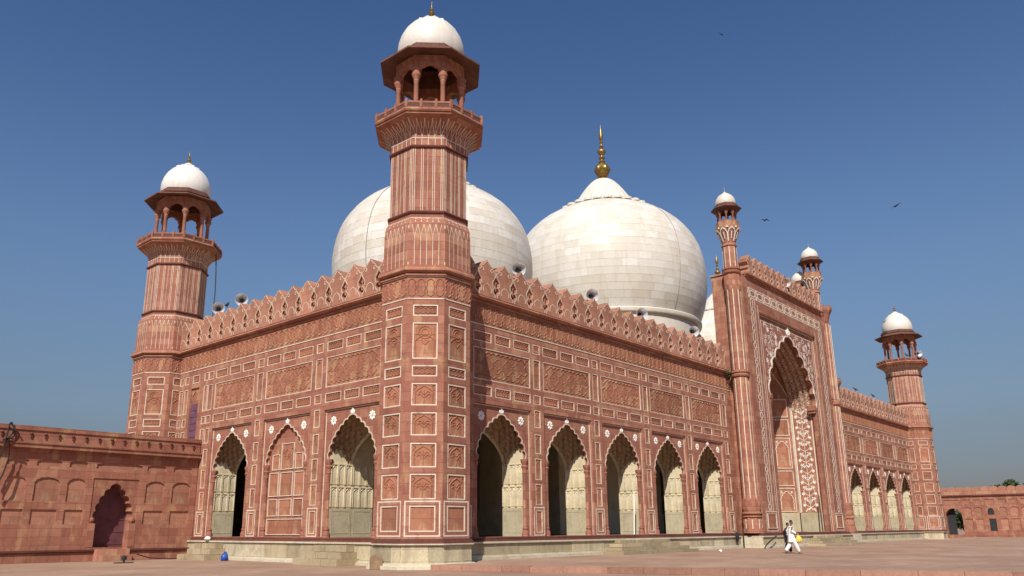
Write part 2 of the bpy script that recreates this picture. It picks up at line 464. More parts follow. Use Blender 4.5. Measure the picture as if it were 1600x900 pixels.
def panel_mesh(w, h, kind):
    def f():
        B = MB(); y = .035; x0, x1, z0, z1 = -w / 2, w / 2, -h / 2, h / 2
        B.box(x0, x1, y, y + .05, z0, z1, skip='k')
        R = lambda p, ww=.05, hh=.03, cl=False: B.ribbon(p, ww, hh, y, cl, ridge=True)
        if kind == 'small' and w > .35:
            n = max(3, int(w / .22)); e = .06
            R(scallop_line(x0 + e, x1 - e, z1 - .13, n, .06)); R(scallop_line(x0 + e, x1 - e, z0 + .13, n, -.06))
        elif kind == 'slim':
            R([(x0 + .06, z0 + .1), (x0 + .06, z1 - .3), (0, z1 - .1), (x1 - .06, z1 - .3), (x1 - .06, z0 + .1)], .04)
        elif kind == 'big':
            e = .13; n = 9
            top = scallop_line(x0 + .55, x1 - .55, z1 - .24, n, .10)
            right = [(x1 - .3, z1 - .42), (x1 - .42, z1 - .6), (x1 - .12, 0), (x1 - .42, z0 + .6), (x1 - .3, z0 + .42)]
            bot = [(p[0], -p[1]) for p in reversed(top)]
            left = [(-p[0], -p[1]) for p in right]
            R(top + right + bot + left, .08, .035, True)
            rr = random.Random(int(w * 100))
            for i in range(4):
                cx = (i - 1.5) * (w - 1.3) / 4; a0 = .5 * (i % 2)
                R([(cx + .40 * math.cos(t) * (1 + .16 * math.cos(4 * t + a0)), .36 * math.sin(t) * (1 + .16 * math.cos(4 * t + a0))) for t in [2 * PI * k / 18 for k in range(18)]], .06, .022, True)
            for i in range(10):
                cx, cz, a = rr.uniform(-w / 2 + .7, w / 2 - .7), rr.uniform(-.4, .4), rr.uniform(0, 6.28)
                R([(cx + .14 * k * math.cos(a + .45 * k), cz + .10 * k * math.sin(a + .45 * k)) for k in range(4)], .05, .02)
            for sx in (-1, 1):
                for sz in (-1, 1):
                    R([(sx * (w / 2 - .10), sz * (h / 2 - .12)), (sx * (w / 2 - .34), sz * (h / 2 - .12)), (sx * (w / 2 - .40), sz * (h / 2 - .3))], .045, .03)
        elif kind == 'rose':
            q = z1 - .42
            R(arc(0, q, .17, 0, 2 * PI, 14)[:-1], .05, .03, True); R(arc(0, q, .30, 0, 2 * PI, 16)[:-1], .05, .03, True)
            R([(-.45, z0 + .06), (-.45, .0), (-.28, .16), (0, .30), (.28, .16), (.45, 0), (.45, z0 + .06)], .05, .035)
            R([(x0 + .05, .3), (x1 - .05, .3)], .04, .025)
            R([(-.18, .0), (0, -.2), (.18, 0)], .045, .03)
        elif kind == 'tree':
            R([(-.40, z0 + .05), (-.40, .12), (-.24, .26), (0, .40), (.24, .26), (.40, .12), (.40, z0 + .05)], .05, .035)
            for sx in (-1, 1):
                R([(sx * .04, .0), (sx * .14, .14), (sx * .26, .1)], .04, .03)
                R([(sx * .04, -.15), (sx * .2, .02), (sx * .3, -.06)], .04, .03)
                R([(sx * .48, .2), (sx * .34, .38), (sx * .48, .44)], .04, .03)
            R([(0, z0 + .1), (0, .2)], .04, .03)
        elif kind == 'niche':
            B.box(x0, x0 + .05, y - .05, y, z0, z1); B.box(x1 - .05, x1, y - .05, y, z0, z1); B.box(x0 + .05, x1 - .05, y - .045, y, z1 - .06, z1)
            R([(x0 + .05, z1 * .2), (x0 * .72, z1 * .52), (0, z1 * .80), (-x0 * .72, z1 * .52), (x1 - .05, z1 * .2)], .045, .03)
        return B.mesh('panel', M['carved'] if kind != 'niche' else M['cream'])
    return cached(('panel', round(w, 3), round(h, 3), kind), f)

def border_mesh(w, h, b=.065):
    def f():
        B = MB(); B.rect_ring(-w / 2 - b, w / 2 + b, -h / 2 - b, h / 2 + b, b, -.005, .05)
        return B.mesh('border', M['white'])
    return cached(('border', round(w, 3), round(h, 3), b), f)

BW = .047
class Face:
    """A wall plane: local x along the wall, -y outward; collects holes for its panels."""
    def __init__(s, parent, origin, rz): s.p = parent; s.o = Vector(origin); s.rz = rz; s.holes = []
    def at(s, u, w, z): return s.o + Vector((u * math.cos(s.rz) + w * math.sin(s.rz), u * math.sin(s.rz) - w * math.cos(s.rz), z))
    def put(s, name, me, u=0, w=0, z=0): return link(name, me, s.p, s.at(u, w, z), s.rz)
    def panel(s, u0, u1, z0, z1, kind='small', hole=True, w=0.0, BW=.037):
        """Outer edges of the white border given."""
        if hole: s.holes.append([(u0, z0), (u1, z0), (u1, z1), (u0, z1)])
        ww, hh = u1 - u0 - 2 * BW, z1 - z0 - 2 * BW
        o = s.put('panel', panel_mesh(ww, hh, kind), (u0 + u1) / 2, w, (z0 + z1) / 2)
        sub('border', border_mesh(ww, hh, BW), o)
    def hole(s, u0, u1, z0, z1): s.holes.append([(u0, z0), (u1, z0), (u1, z1), (u0, z1)])
    def frame(s, u0, u1, z0, z1, name='inlay_frame', b=.06):
        B = MB(); B.rect_ring(u0, u1, z0, z1, b, -.006, .02)
        s.put(name, B.mesh(name, M['white']))

def merlon_mesh(P, T=.34):
    def f():
        k = P / 1.48; q = .738
        hp = [(0, 2.12), (.2, 1.96), (.42, 1.77), (.49, 1.66), (.60, 1.62), (q, 1.58), (q, 1.25), (.62, 1.08), (.49, .92), (.52, .73), (.60, .66), (.665, .62), (.55, .54), (.515, .42), (.59, .30), (.69, .24), (.70, .14), (q, .13), (q, 0)]
        outl = [(x * k, z * k) for x, z in hp] + [(-x * k, z * k) for x, z in reversed(hp[1:])]
        B = MB(); B.prism(outl, [], -T / 2, T / 2 + .5 * k)
        return B.mesh('merlon', M['weathered'])
    return cached(('merlon', P, T), f)

def merlon_inlay(P, T=.34):
    def f():
        k = P / 1.48; B = MB(); y = -T / 2
        for s in (-1, 1):
            R = lambda pts: B.ribbon([(s * x * k, z * k) for x, z in pts], .05 * k, .014, y)
            R([(.70, 1.48), (.69, 1.30), (.58, 1.11), (.44, .93), (.47, .71), (.59, .62), (.50, .55), (.455, .41), (.54, .26), (.645, .20), (.645, .05)])
            R([(.69, 1.44), (.54, 1.52), (.44, 1.66), (.32, 1.62), (.28, 1.50), (.36, 1.44), (.42, 1.50)])
            R([(.32, .24), (.32, .46), (.20, .64), (0, .74)])
            R([(.03, 2.04), (.30, 1.78), (.44, 1.72)])
        return B.mesh('inlay', M['pale'])
    return cached(('minlay', P, T), f)

def tracery_mesh(P):
    def f():
        k = P / 1.48; B = MB()
        for pts in ([(0, 1.16), (.06, 1.02), (.15, .95), (.06, .88), (0, .76), (-.06, .88), (-.15, .95), (-.06, 1.02)], [(-.05, .80), (.05, .80), (.06, .60), (.09, .52), (.06, .45), (0, .42), (-.06, .45), (-.09, .52), (-.06, .60)], [(-.03, 1.30), (.03, 1.30), (.02, 1.10), (-.02, 1.10)]):
            B.prism([(x * k, z * k) for x, z in pts], [], -.10, .06)
        return B.mesh('tracery', M['weathered'])
    return cached(('trc', P), f)

def rosette_mesh():
    def f():
        B = MB()
        for i in range(8):
            a = 2 * PI * i / 8; c, s = .9 * math.cos(a), .9 * math.sin(a)
            pts = [(0.05, 0), (.12, .065), (.2, .085), (.27, .05), (.29, 0), (.27, -.05), (.2, -.085), (.12, -.065)]
            ring = [(x * c - y * s, -.02, x * s + y * c) for x, y in pts]
            mid = (.18 * c, -.055, .18 * s)
            B.add(ring + [mid], [(k, (k + 1) % 8, 8) for k in range(8)])
            B.add(ring + [(p[0], .01, p[2]) for p in ring], [(k, (k + 1) % 8, 8 + (k + 1) % 8, 8 + k) for k in range(8)])
        B.add([(.055 * math.cos(2 * PI * k / 8), -.05, .055 * math.sin(2 * PI * k / 8)) for k in range(8)] + [(0, -.08, 0)], [(k, (k + 1) % 8, 8) for k in range(8)])
        return B.mesh('rosette', M['flower'])
    return cached('rosette', f)

def bud_mesh():
    def f():
        B = MB()
        for (cx, cz, rx, rz) in ((0, .16, .07, .17), (-.12, .08, .06, .1), (.12, .08, .06, .1), (0, 0, .16, .05)):
            ring = [(cx + rx * math.cos(2 * PI * k / 10), -.02, cz + rz * math.sin(2 * PI * k / 10)) for k in range(10)]
            B.add(ring + [(cx, -.06, cz)], [(k, (k + 1) % 10, 10) for k in range(10)])
            B.add(ring + [(p[0], .01, p[2]) for p in ring], [(k, (k + 1) % 10, 10 + (k + 1) % 10, 10 + k) for k in range(10)])
        return B.mesh('finial_flower', M['flower'])
    return cached('bud', f)

def frieze_unit(w=.52, h=.92):
    def f():
        B = MB(); x = w * .44; z = h / 2
        p = [(0, z), (x * .55, z - .05), (x * .95, z - .16), (x * .7, z - .24), (x, z - .36), (x, -z + .36), (x * .7, -z + .24), (x * .95, -z + .16), (x * .55, -z + .05), (0, -z)]
        B.ribbon(p + [(-a, b) for a, b in reversed(p[1:-1])], .05, .035, 0, True, ridge=True)
        return B.mesh('frieze_relief', M['carved'])
    return cached(('fr', w, h), f)

def cornice_mesh(x0, x1, z0, z1, out=.3, y=0.0):
    """Ledge: two rolls with a dark groove between, its wall side at y."""
    pr = [(0, 0), (-.08, 0), (-.10, .05), (-.10, .10), (-.04, .115), (-.04, .145), (-.16, .16)]
    pr += [(-.20 - .10 * math.sin(PI * i / 6), .18 + .17 * i / 6) for i in range(7)]
    pr += [(-.18, .36), (-.16, .40), (0, .40)]
    kz = (z1 - z0) / .40; ko = out / .3
    B = MB()
    B.rings([[(x, y + a * ko, z0 + b * kz) for a, b in pr] for x in (x0, x1)], False)
    n = len(pr)
    B.f.append(tuple(range(n))); B.f.append(tuple(range(2 * n - 1, n - 1, -1)))
    return B.mesh('cornice', M['red'], True, 30)

# ------------------------------------------------------------------ main dimensions
L, D, P0 = 84.65, 26.97, .11
ZM, ZF = 1.09, 1.29            # plinth top, wall foot
PLAT = .22                      # level of the forecourt in front of the arcade
C0, PITCH, HW, OH, REC = 5.63, 5.85, 2.33, 1.92, .13
ZS, ZA, ZFR = 5.35, 7.62, 8.06
XC = L / 2

# ------------------------------------------------------------------ ground
def ground():
    B = MB()
    B.add([(-3000, -3000, 0), (3000, -3000, 0), (3000, 3000, 0), (-3000, 3000, 0)], [(0, 1, 2, 3)])
    struct('ground', B.mesh('ground', M['ground']))
    k0, k1 = (-2.0, -2.6), (13.0, -42.0)
    B = MB()
    pts = [(k0[0] + .35, k0[1]), (k1[0] + .35, k1[1]), (104.9, k1[1]), (104.9, -.5), (0, -.5), (-1.0, -1.2)]
    n = len(pts)
    B.add([(x, y, PLAT) for x, y in pts] + [(x, y, -.1) for x, y in pts], [tuple(range(n))] + [(i, (i + 1) % n, n + (i + 1) % n, n + i) for i in range(n)])
    struct('forecourt', B.mesh('forecourt', M['ground']))
    e = struct('forecourt_kerb', None)
    v = Vector((k1[0] - k0[0], k1[1] - k0[1], 0)); ln = v.length; v.normalize(); nn = Vector((-v.y, v.x, 0))
    rr = random.Random(3); s = 0; i = 0
    meshes = []
    for j in range(4):
        B = MB(); l = 1.2 + .2 * j
        B.box(.006, l - .006, 0, .4, 0, PLAT + .02, skip='b')
        meshes.append((l, B.mesh('kerb_stone', M['kerb'])))
    ang = math.atan2(v.y, v.x)
    while s < ln:
        l, me = meshes[rr.randrange(4)]
        o = bpy.data.objects.new('kerb_stone', me); COL.objects.link(o); o.parent = e
        p = Vector((k0[0], k0[1], 0)) + v * s
        o.location = (p.x, p.y, rr.uniform(-.012, .006)); o.rotation_euler = (0, 0, ang + rr.uniform(-.004, .004))
        s += l
ground()

# ------------------------------------------------------------------ prayer hall
HALL = thing('prayer_hall', 'long red sandstone mosque prayer hall with cusped arches and white inlaid panels', 'mosque', (L / 2, D / 2, 0))

def wall_bay(F, c, hw, oh, rev=True, blind=False, k=1.0):
    """One arched bay: recessed spandrel, cusped arch, trim, flowers, colonnettes, reveal."""
    ar = foils(oh, ZS, ZA, 7, .23, 5)
    if not blind:
        B = MB(); B.prism(notch(-hw, hw, ZF, ZFR, oh, ar), [], REC, .27)
        F.put('arch_spandrel', cached(('sp', hw, oh), lambda: B.mesh('arch_spandrel', M['red'])), c)
    else:
        B = MB(); B.prism(notch(-hw, hw, ZF, ZFR, oh, ar), [], REC, .30)
        F.put('arch_spandrel', B.mesh('arch_spandrel', M['red']), c)
        B = MB(); B.box(-hw + .01, hw - .01, .302, .5, ZF, ZFR - .01); F.put('blind_wall', B.mesh('blind_wall', M['red']), c)
        S2 = Face(F.p, F.at(c, -.302, 0), F.rz)
        ph = .035
        for (a, b, z0, z1) in [(-.62, .62, 5.05, 6.55), (-1.5, -.78, 5.05, 5.95), (.78, 1.5, 5.05, 5.95), (-.62, .62, 3.55, 4.9), (-1.72, -.78, 3.55, 4.9), (.78, 1.72, 3.55, 4.9), (-.62, .62, 2.25 + .2, 3.4), (-1.72, -.78, 2.45, 3.4), (.78, 1.72, 2.45, 3.4), (-1.75, 1.75, 1.42, 2.3)]:
            S2.panel(a, b, z0, z1, 'tree' if (a == -.62 and z0 > 4) else 'plain', hole=False, w=.045)
    def trim():
        B = MB(); B.ribbon([(x * 1.012, z + .02) for x, z in ar], .07, .03, REC); return B.mesh('arch_trim', M['pale'])
    F.put('arch_trim', cached(('tr', oh), trim), c)
    fr = cached(('bf', hw), lambda: (lambda B: (B.ribbon([(-hw + .05, ZF + .05), (-hw + .05, ZFR - .05), (hw - .05, ZFR - .05), (hw - .05, ZF + .05)], .06, .008, REC), B.mesh('inlay_frame', M['white']))[1])(MB()))
    F.put('inlay_frame', fr, c)
    for s in (-1, 1): F.put('rosette', rosette_mesh(), c + s * 1.62 * k, -REC, 7.42)
    F.put('finial_flower', bud_mesh(), c, -REC, ZA + .08)
    def col():
        B = MB()
        pr = [(.19, ZF), (.19, ZF + .22), (.13, ZF + .34), (.16, ZF + .42), (.105, ZF + .55), (.105, ZS - .75), (.13, ZS - .7), (.105, ZS - .62), (.15, ZS - .45), (.19, ZS - .36), (.14, ZS - .28), (.19, ZS - .14), (.21, ZS - .04), (.21, ZS + .03)]
        B.lathe(pr, 12, cap1=True); return B.mesh('colonnette', M['red'], True, 40)
    for s in (-1, 1): F.put('colonnette', cached('colm', col), c + s * (oh + .06), -REC - .10)
    if blind: return
    # carved vault between the cusped arch and the inner arch
    def vault():
        B = MB(); o = smooth_arch(oh + .10, ZS - .1, ZA + .12, 22); i2 = smooth_arch(oh - .02, ZS - .3, ZA - .65, 22); R = []
        n = 18
        for j in range(n + 1):
            t = j / n; ring = []
            for a, (p, q) in enumerate(zip(o, i2)):
                bul = math.sin(PI * t) * .16
                rel = .085 * math.cos(a * 1.43) * math.cos(j * 1.35) + .05 * math.cos(a * 2.86 + j * 2.7)
                x = p[0] * (1 - t) + q[0] * t; z = p[1] * (1 - t) + q[1] * t
                ln = math.hypot(x, max(.2, z - ZS)); d = bul + rel
                ring.append((x * (1 + d / ln), .272 + t * 1.285, z + d * max(.2, z - ZS) / ln))
            R.append(ring)
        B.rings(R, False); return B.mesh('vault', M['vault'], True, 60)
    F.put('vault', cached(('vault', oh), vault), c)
    def inner():
        B = MB(); B.prism(notch(-hw - .55, hw + .55, ZF, 9.2, oh + .004, smooth_arch(oh + .004, ZS - .3, ZA - .65, 14)), [], 1.561, 1.78)
        return B.mesh('inner_arch', M['cream'])
    F.put('inner_arch', cached(('inner', hw, oh), inner), c)

def reveal_panels(F, u, side, oh, shift=0.0):
    """Cream niche panels and grey dado on a pier's side; side = which way it looks along u."""
    Z = [(2.86, 3.98), (4.06, 5.18)]
    o = Vector(F.at(u, 0, 0)); rz = F.rz + (PI / 2 if side > 0 else -PI / 2)
    Q = Face(F.p, o, rz)
    w0 = .29 + shift if side > 0 else -1.745 - shift
    for zi, (z0, z1) in enumerate(Z):
        for i in range(3):
            a = w0 + i * .485
            me = panel_mesh(.465, z1 - z0 - .02, 'niche')
            Q.put('niche_panel', me, a + .2425, .055, (z0 + z1) / 2)
    def dd():
        B = MB(); B.box(0, 1.455, -.05, 0, ZF, 2.80, skip='k'); B.rect_ring(.12, 1.33, ZF + .2, 2.68, .04, -.062, -.05)
        return B.mesh('dado', M['dado'])
    Q.put('dado', cached('dadom', dd), w0, 0, 0)

def pier(F, u, w):
    B = MB(); B.box(-w / 2, w / 2, .275, 1.56, ZF, 9.2); F.put('pier', B.mesh('pier', M['cream']), u)

def pier_panels(F, c, hw):
    F.panel(c - .31, c + .31, 11.36, 11.9, 'small'); F.panel(c - .31, c + .31, 9.31, 11.02, 'slim'); F.panel(c - .31, c + .31, 8.46, 8.98, 'small')
    for z0, z1 in ((7.15, 8.13), (5.71, 6.78), (4.29, 5.45), (2.96, 4.06)): F.panel(c - .27, c + .27, z0, z1, 'slim')
    F.panel(c - .27, c + .27, 1.49, 2.66, 'plain'); F.frame(c - .46, c + .46, 1.33, 2.84)

def bay_panels(F, c, hw):
    w3 = 2 * hw / 3
    for i in range(3):
        a = c - hw + i * w3
        F.panel(a + .02 * (i > 0) + .12 * (i > 0), a + w3 - .14 * (i < 2), 11.36, 11.9, 'small')
        F.panel(a + .14 * (i > 0), a + w3 - .14 * (i < 2), 8.46, 8.98, 'small')
    F.panel(c - hw, c + hw, 9.31, 11.02, 'big')

def wing(F, u0, u1, centres, piers, hw=HW, oh=OH, blind=(), extra=None, merl=None):
    for i, c in enumerate(centres):
        bay_panels(F, c, hw); F.hole(c - hw, c + hw, ZF + .02, ZFR)
        wall_bay(F, c, hw, oh, blind=i in blind)
    for c in piers: pier_panels(F, c, hw)
    if extra: extra(F)
    B = MB(); B.prism([(u0, ZF), (u1, ZF), (u1, 12.28), (u0, 12.28)], F.holes, 0, REC + .002, back=False)
    F.put('facing', B.mesh('facing', M['red']))
    # core behind the facing: piers and the band over the arches
    B = MB(); B.box(u0, u1, REC, .6, ZFR, 13.9)
    edges = sorted([u0, u1] + [c - hw for c in centres] + [c + hw for c in centres])
    for a, b in zip(edges[::2], edges[1::2]): B.box(a, b, REC, .6, ZF, ZFR - .004)
    F.put('wall', B.mesh('wall', M['red']))
    B = MB(); B.box(u0, u1, -.02, REC, 12.284, 13.45); F.put('frieze', B.mesh('frieze', M['carved']))
    B = MB(); B.box(u0, u1, -.03, 0, 12.25, 12.30); F.put('inlay_line', B.mesh('inlay_line', M['white']))
    n = int((u1 - u0) / .54); st = (u1 - u0) / n
    for i in range(n): F.put('frieze_relief', frieze_unit(), u0 + (i + .5) * st, .02, 12.87)
    F.put('cornice', cornice_mesh(u0, u1, 13.45, 13.87, .3))
    # parapet: merlons with pierced gaps and a low wall behind
    m0, m1 = merl; n = round((m1 - m0) / 1.48); st = (m1 - m0) / n
    for i in range(n):
        o = F.put('merlon', merlon_mesh(round(st, 4)), m0 + (i + .5) * st, .02, 13.87)
        o.location.z += random.uniform(-.02, .02); sub('inlay', merlon_inlay(round(st, 4)), o)
        if i: F.put('tracery', tracery_mesh(round(st, 4)), m0 + i * st, .02, 13.87)['kind'] = 'stuff'
    B = MB(); B.box(m0, m1, .70, .9, 13.85, 15.3); F.put('parapet_backing', B.mesh('parapet_backing', M['weathered']))
    # plinth: slabs, mouldings, dark course under the wall
    B = MB()
    B.box(u0, u1, -.16, .3, ZM, 1.20); B.box(u0, u1, -.10, .3, 1.196, ZF + .001)
    F.put('base_course', B.mesh('base_course', M['dark_red']))
    zb = PLAT - .02 if F.rz == 0 else -.02
    B = MB()
    B.box(u0, u1, -.36, .2, 1.0, ZM - .002); B.box(u0, u1, -.40, .2, zb + .16, zb + .25); B.box(u0, u1, -.52, .2, zb, zb + .162); B.box(u0, u1, -.20, .2, zb + .24, 1.02)
    F.put('plinth', B.mesh('plinth', M['plinth_white']))
    x = u0 + .02; rr = random.Random(int(u0 * 7))
    while x < u1 - .3:
        l = min(rr.uniform(1.0, 2.1), u1 - x)
        B = MB(); B.box(x + .006, x + l - .006, -.27 - rr.uniform(0, .012), -.15, zb + .262, .988, skip='k')
        B.box(x + .05, x + l - .05, -.29, -.25, .90, .93, skip='k')
        F.put('plinth_slab', B.mesh('plinth_slab', M['buff'])); x += l

cf = [C0 + PITCH * i for i in range(5)]
F1 = Face(HALL, (0, P0 * -1, 0), 0.0)
wing(F1, .7, 33.55, cf, [2.70] + [c + PITCH / 2 for c in cf], merl=(2.0, 32.6))
cr = [L - c for c in reversed(cf)]
F2 = Face(HALL, (0, P0 * -1, 0), 0.0)
wing(F2, L - 33.55, L - .7, cr, [c - PITCH / 2 for c in cr] + [L - 2.70], merl=(L - 32.6, L - 2.0))
SB = 5.99
cs = [-5.60 - SB * i for i in range(3)]
F3 = Face(HALL, (-P0, 0, 0), -PI / 2)
def side_extra(F):
    for c in (-21.15, -23.75, -24.45):
        F.panel(c - .26, c + .26, 11.36, 11.9, 'plain'); F.panel(c - .24, c + .24, 9.31, 11.02, 'slim'); F.panel(c - .24, c + .24, 8.46, 8.98, 'plain'); F.panel(c - .24, c + .24, 7.15, 8.13, 'slim')
    F.panel(-22.95, -22.05, 11.36, 11.9, 'small')
    F.hole(-23.1, -22.0, 6.2, 11.02)
    B = MB(); B.box(-23.1, -22.0, REC - .03, REC + .05, 6.2, 11.02); B.ribbon([(-23.0, 10.1), (-23.0, 10.45), (-22.55, 10.85), (-22.1, 10.45), (-22.1, 10.1)], .06, .04, REC - .03)
    F.put('window_niche', B.mesh('window_niche', M['red']))
    B = MB(); B.box(-23.0, -22.1, .04, REC - .02, 6.2, 9.95)
    w = F.put('window', B.mesh('window', M['shutter']))
    for i in range(8):
        B = MB(); B.box(-22.95, -22.15, .015, .05, 6.35 + i * .45, 6.42 + i * .45); sub('slat', B.mesh('slat', M['shutter']), w)
wing(F3, -25.9, -.7, cs[::-1], [c + SB / 2 for c in cs] + [cs[-1] - SB / 2 + .05], blind=(1,), extra=side_extra, merl=(-25.2, -2.0))

# piers with cream reveals
for F, cc, oh in ((F1, cf, OH), (F2, cr, OH)):
    us = [cc[0] - PITCH / 2] + [c + PITCH / 2 for c in cc]
    for u in us: pier(F, u, PITCH - 2 * OH)
    for c in cc:
        reveal_panels(F, c + OH, -1, OH)
        reveal_panels(F, c - OH, 1, OH)
for u in [c + SB / 2 for c in cs] + [cs[-1] - SB / 2]: pier(F3, u, SB - 2 * OH - .012)
for i in (0, 2):
    reveal_panels(F3, cs[i] - OH, 1, OH); reveal_panels(F3, cs[i] + OH, -1, OH)

B = MB(); B.box(-9.3, -7.53, 1.79, 3.26, ZF, 9.2); F3.put('pier', B.mesh('pier', M['cream']))
reveal_panels(F3, cs[0] - OH, 1, OH, 1.50)

def hall_shell():
    B = MB(); B.box(.4, L - .4, 3.9, D - .4, 13.5, 13.84); B.box(.4, 34, .4, 3.9, 13.5, 13.84); B.box(L - 34, L - .4, .4, 3.9, 13.5, 13.84); link('roof', B.mesh('roof', M['roof']), HALL)
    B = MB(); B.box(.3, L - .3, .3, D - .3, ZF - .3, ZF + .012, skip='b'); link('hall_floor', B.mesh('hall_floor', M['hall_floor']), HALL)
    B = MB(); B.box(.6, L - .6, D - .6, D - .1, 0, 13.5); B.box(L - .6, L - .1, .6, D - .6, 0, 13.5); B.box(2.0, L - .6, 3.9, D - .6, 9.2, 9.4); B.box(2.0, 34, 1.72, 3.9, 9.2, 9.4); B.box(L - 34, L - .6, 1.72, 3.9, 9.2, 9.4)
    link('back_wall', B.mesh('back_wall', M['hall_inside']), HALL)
    B = MB()
    for i in range(14):
        x = 2.7 + PITCH * i
        if x > L - 2: break
        if 33 < x < 52 or i == 0: continue
        me = cached('inner_pier', lambda: (lambda b: (b.box(-1.1, 1.1, 0, 2.2, ZF, 9.3), b.box(-1.16, 1.16, -.06, 2.26, ZF, 2.8), b.mesh('inner_pier', M['cream']))[2])(MB()))
        link('inner_pier', me, HALL, (x, 6.5, 0)); link('inner_pier', me, HALL, (x, 13.0, 0))
    B = MB(); B.box(33.4, 34.0, .62, D - .6, 0, 13.5); B.box(L - 34.0, L - 33.4, .62, D - .6, 0, 13.5)
    link('cross_wall', B.mesh('cross_wall', M['hall_inside']), HALL)
hall_shell()

# ------------------------------------------------------------------ entrance portal
PORTAL = thing('entrance_portal', 'tall projecting red sandstone portal with a huge cusped arch and white inlaid borders', 'gateway', (XC, -1, 0))
YP = -1.9
FP = Face(PORTAL, (XC, YP, 0), 0.0)
PH, PZS, PZA, PREC = 5.0, 12.2, 18.05, .17

def chain(B, p0, p1, n, w=.33, y=0.0, t=.055):
    """A white chain of ring and lozenge links from p0 to p1."""
    a, b = Vector(p0), Vector(p1); v = (b - a); ln = v.length; v.normalize(); q = Vector((-v.y, v.x)); st = ln / n
    for i in range(n):
        o = a + v * (st * i)
        r = w * .46
        B.ribbon([(o + v * (r + r * math.cos(k)) + q * (r * math.sin(k)))[:] for k in [2 * PI * j / 10 for j in range(10)]], t, .008, y, True)
        s0, s1 = 2 * r + .02, st - .02
        B.ribbon([(o + v * s + q * e)[:] for s, e in ((s0, 0), (s0 + .16, w * .42), (s1 - .16, w * .42), (s1, 0), (s1 - .16, -w * .42), (s0 + .16, -w * .42))], t * .85, .008, y, True)

def flower(B, x, z, r, y, n=6, rot=0.0, surf=None):
    S = surf or (lambda u, v, d: (u, y - d, v))
    for i in range(n):
        a = rot + 2 * PI * i / n
        pts = [(0, 0), (.45, .26), (.85, .22), (1, 0), (.85, -.22), (.45, -.26)]
        ring = []
        for px, pz in pts:
            ring.append(S(x + r * (px * math.cos(a) - pz * math.sin(a)), z + r * (px * math.sin(a) + pz * math.cos(a)), .008))
        B.add(ring, [tuple(range(6))])

def leaf(B, x, z, r, a, y, surf=None):
    S = surf or (lambda u, v, d: (u, y - d, v))
    pts = [(0, 0), (.3, .2), (.7, .2), (1, 0), (.6, -.1), (.3, -.1)]
    B.add([S(x + r * (px * math.cos(a) - pz * math.sin(a)), z + r * (px * math.sin(a) + pz * math.cos(a)), .009) for px, pz in pts], [tuple(range(6))])

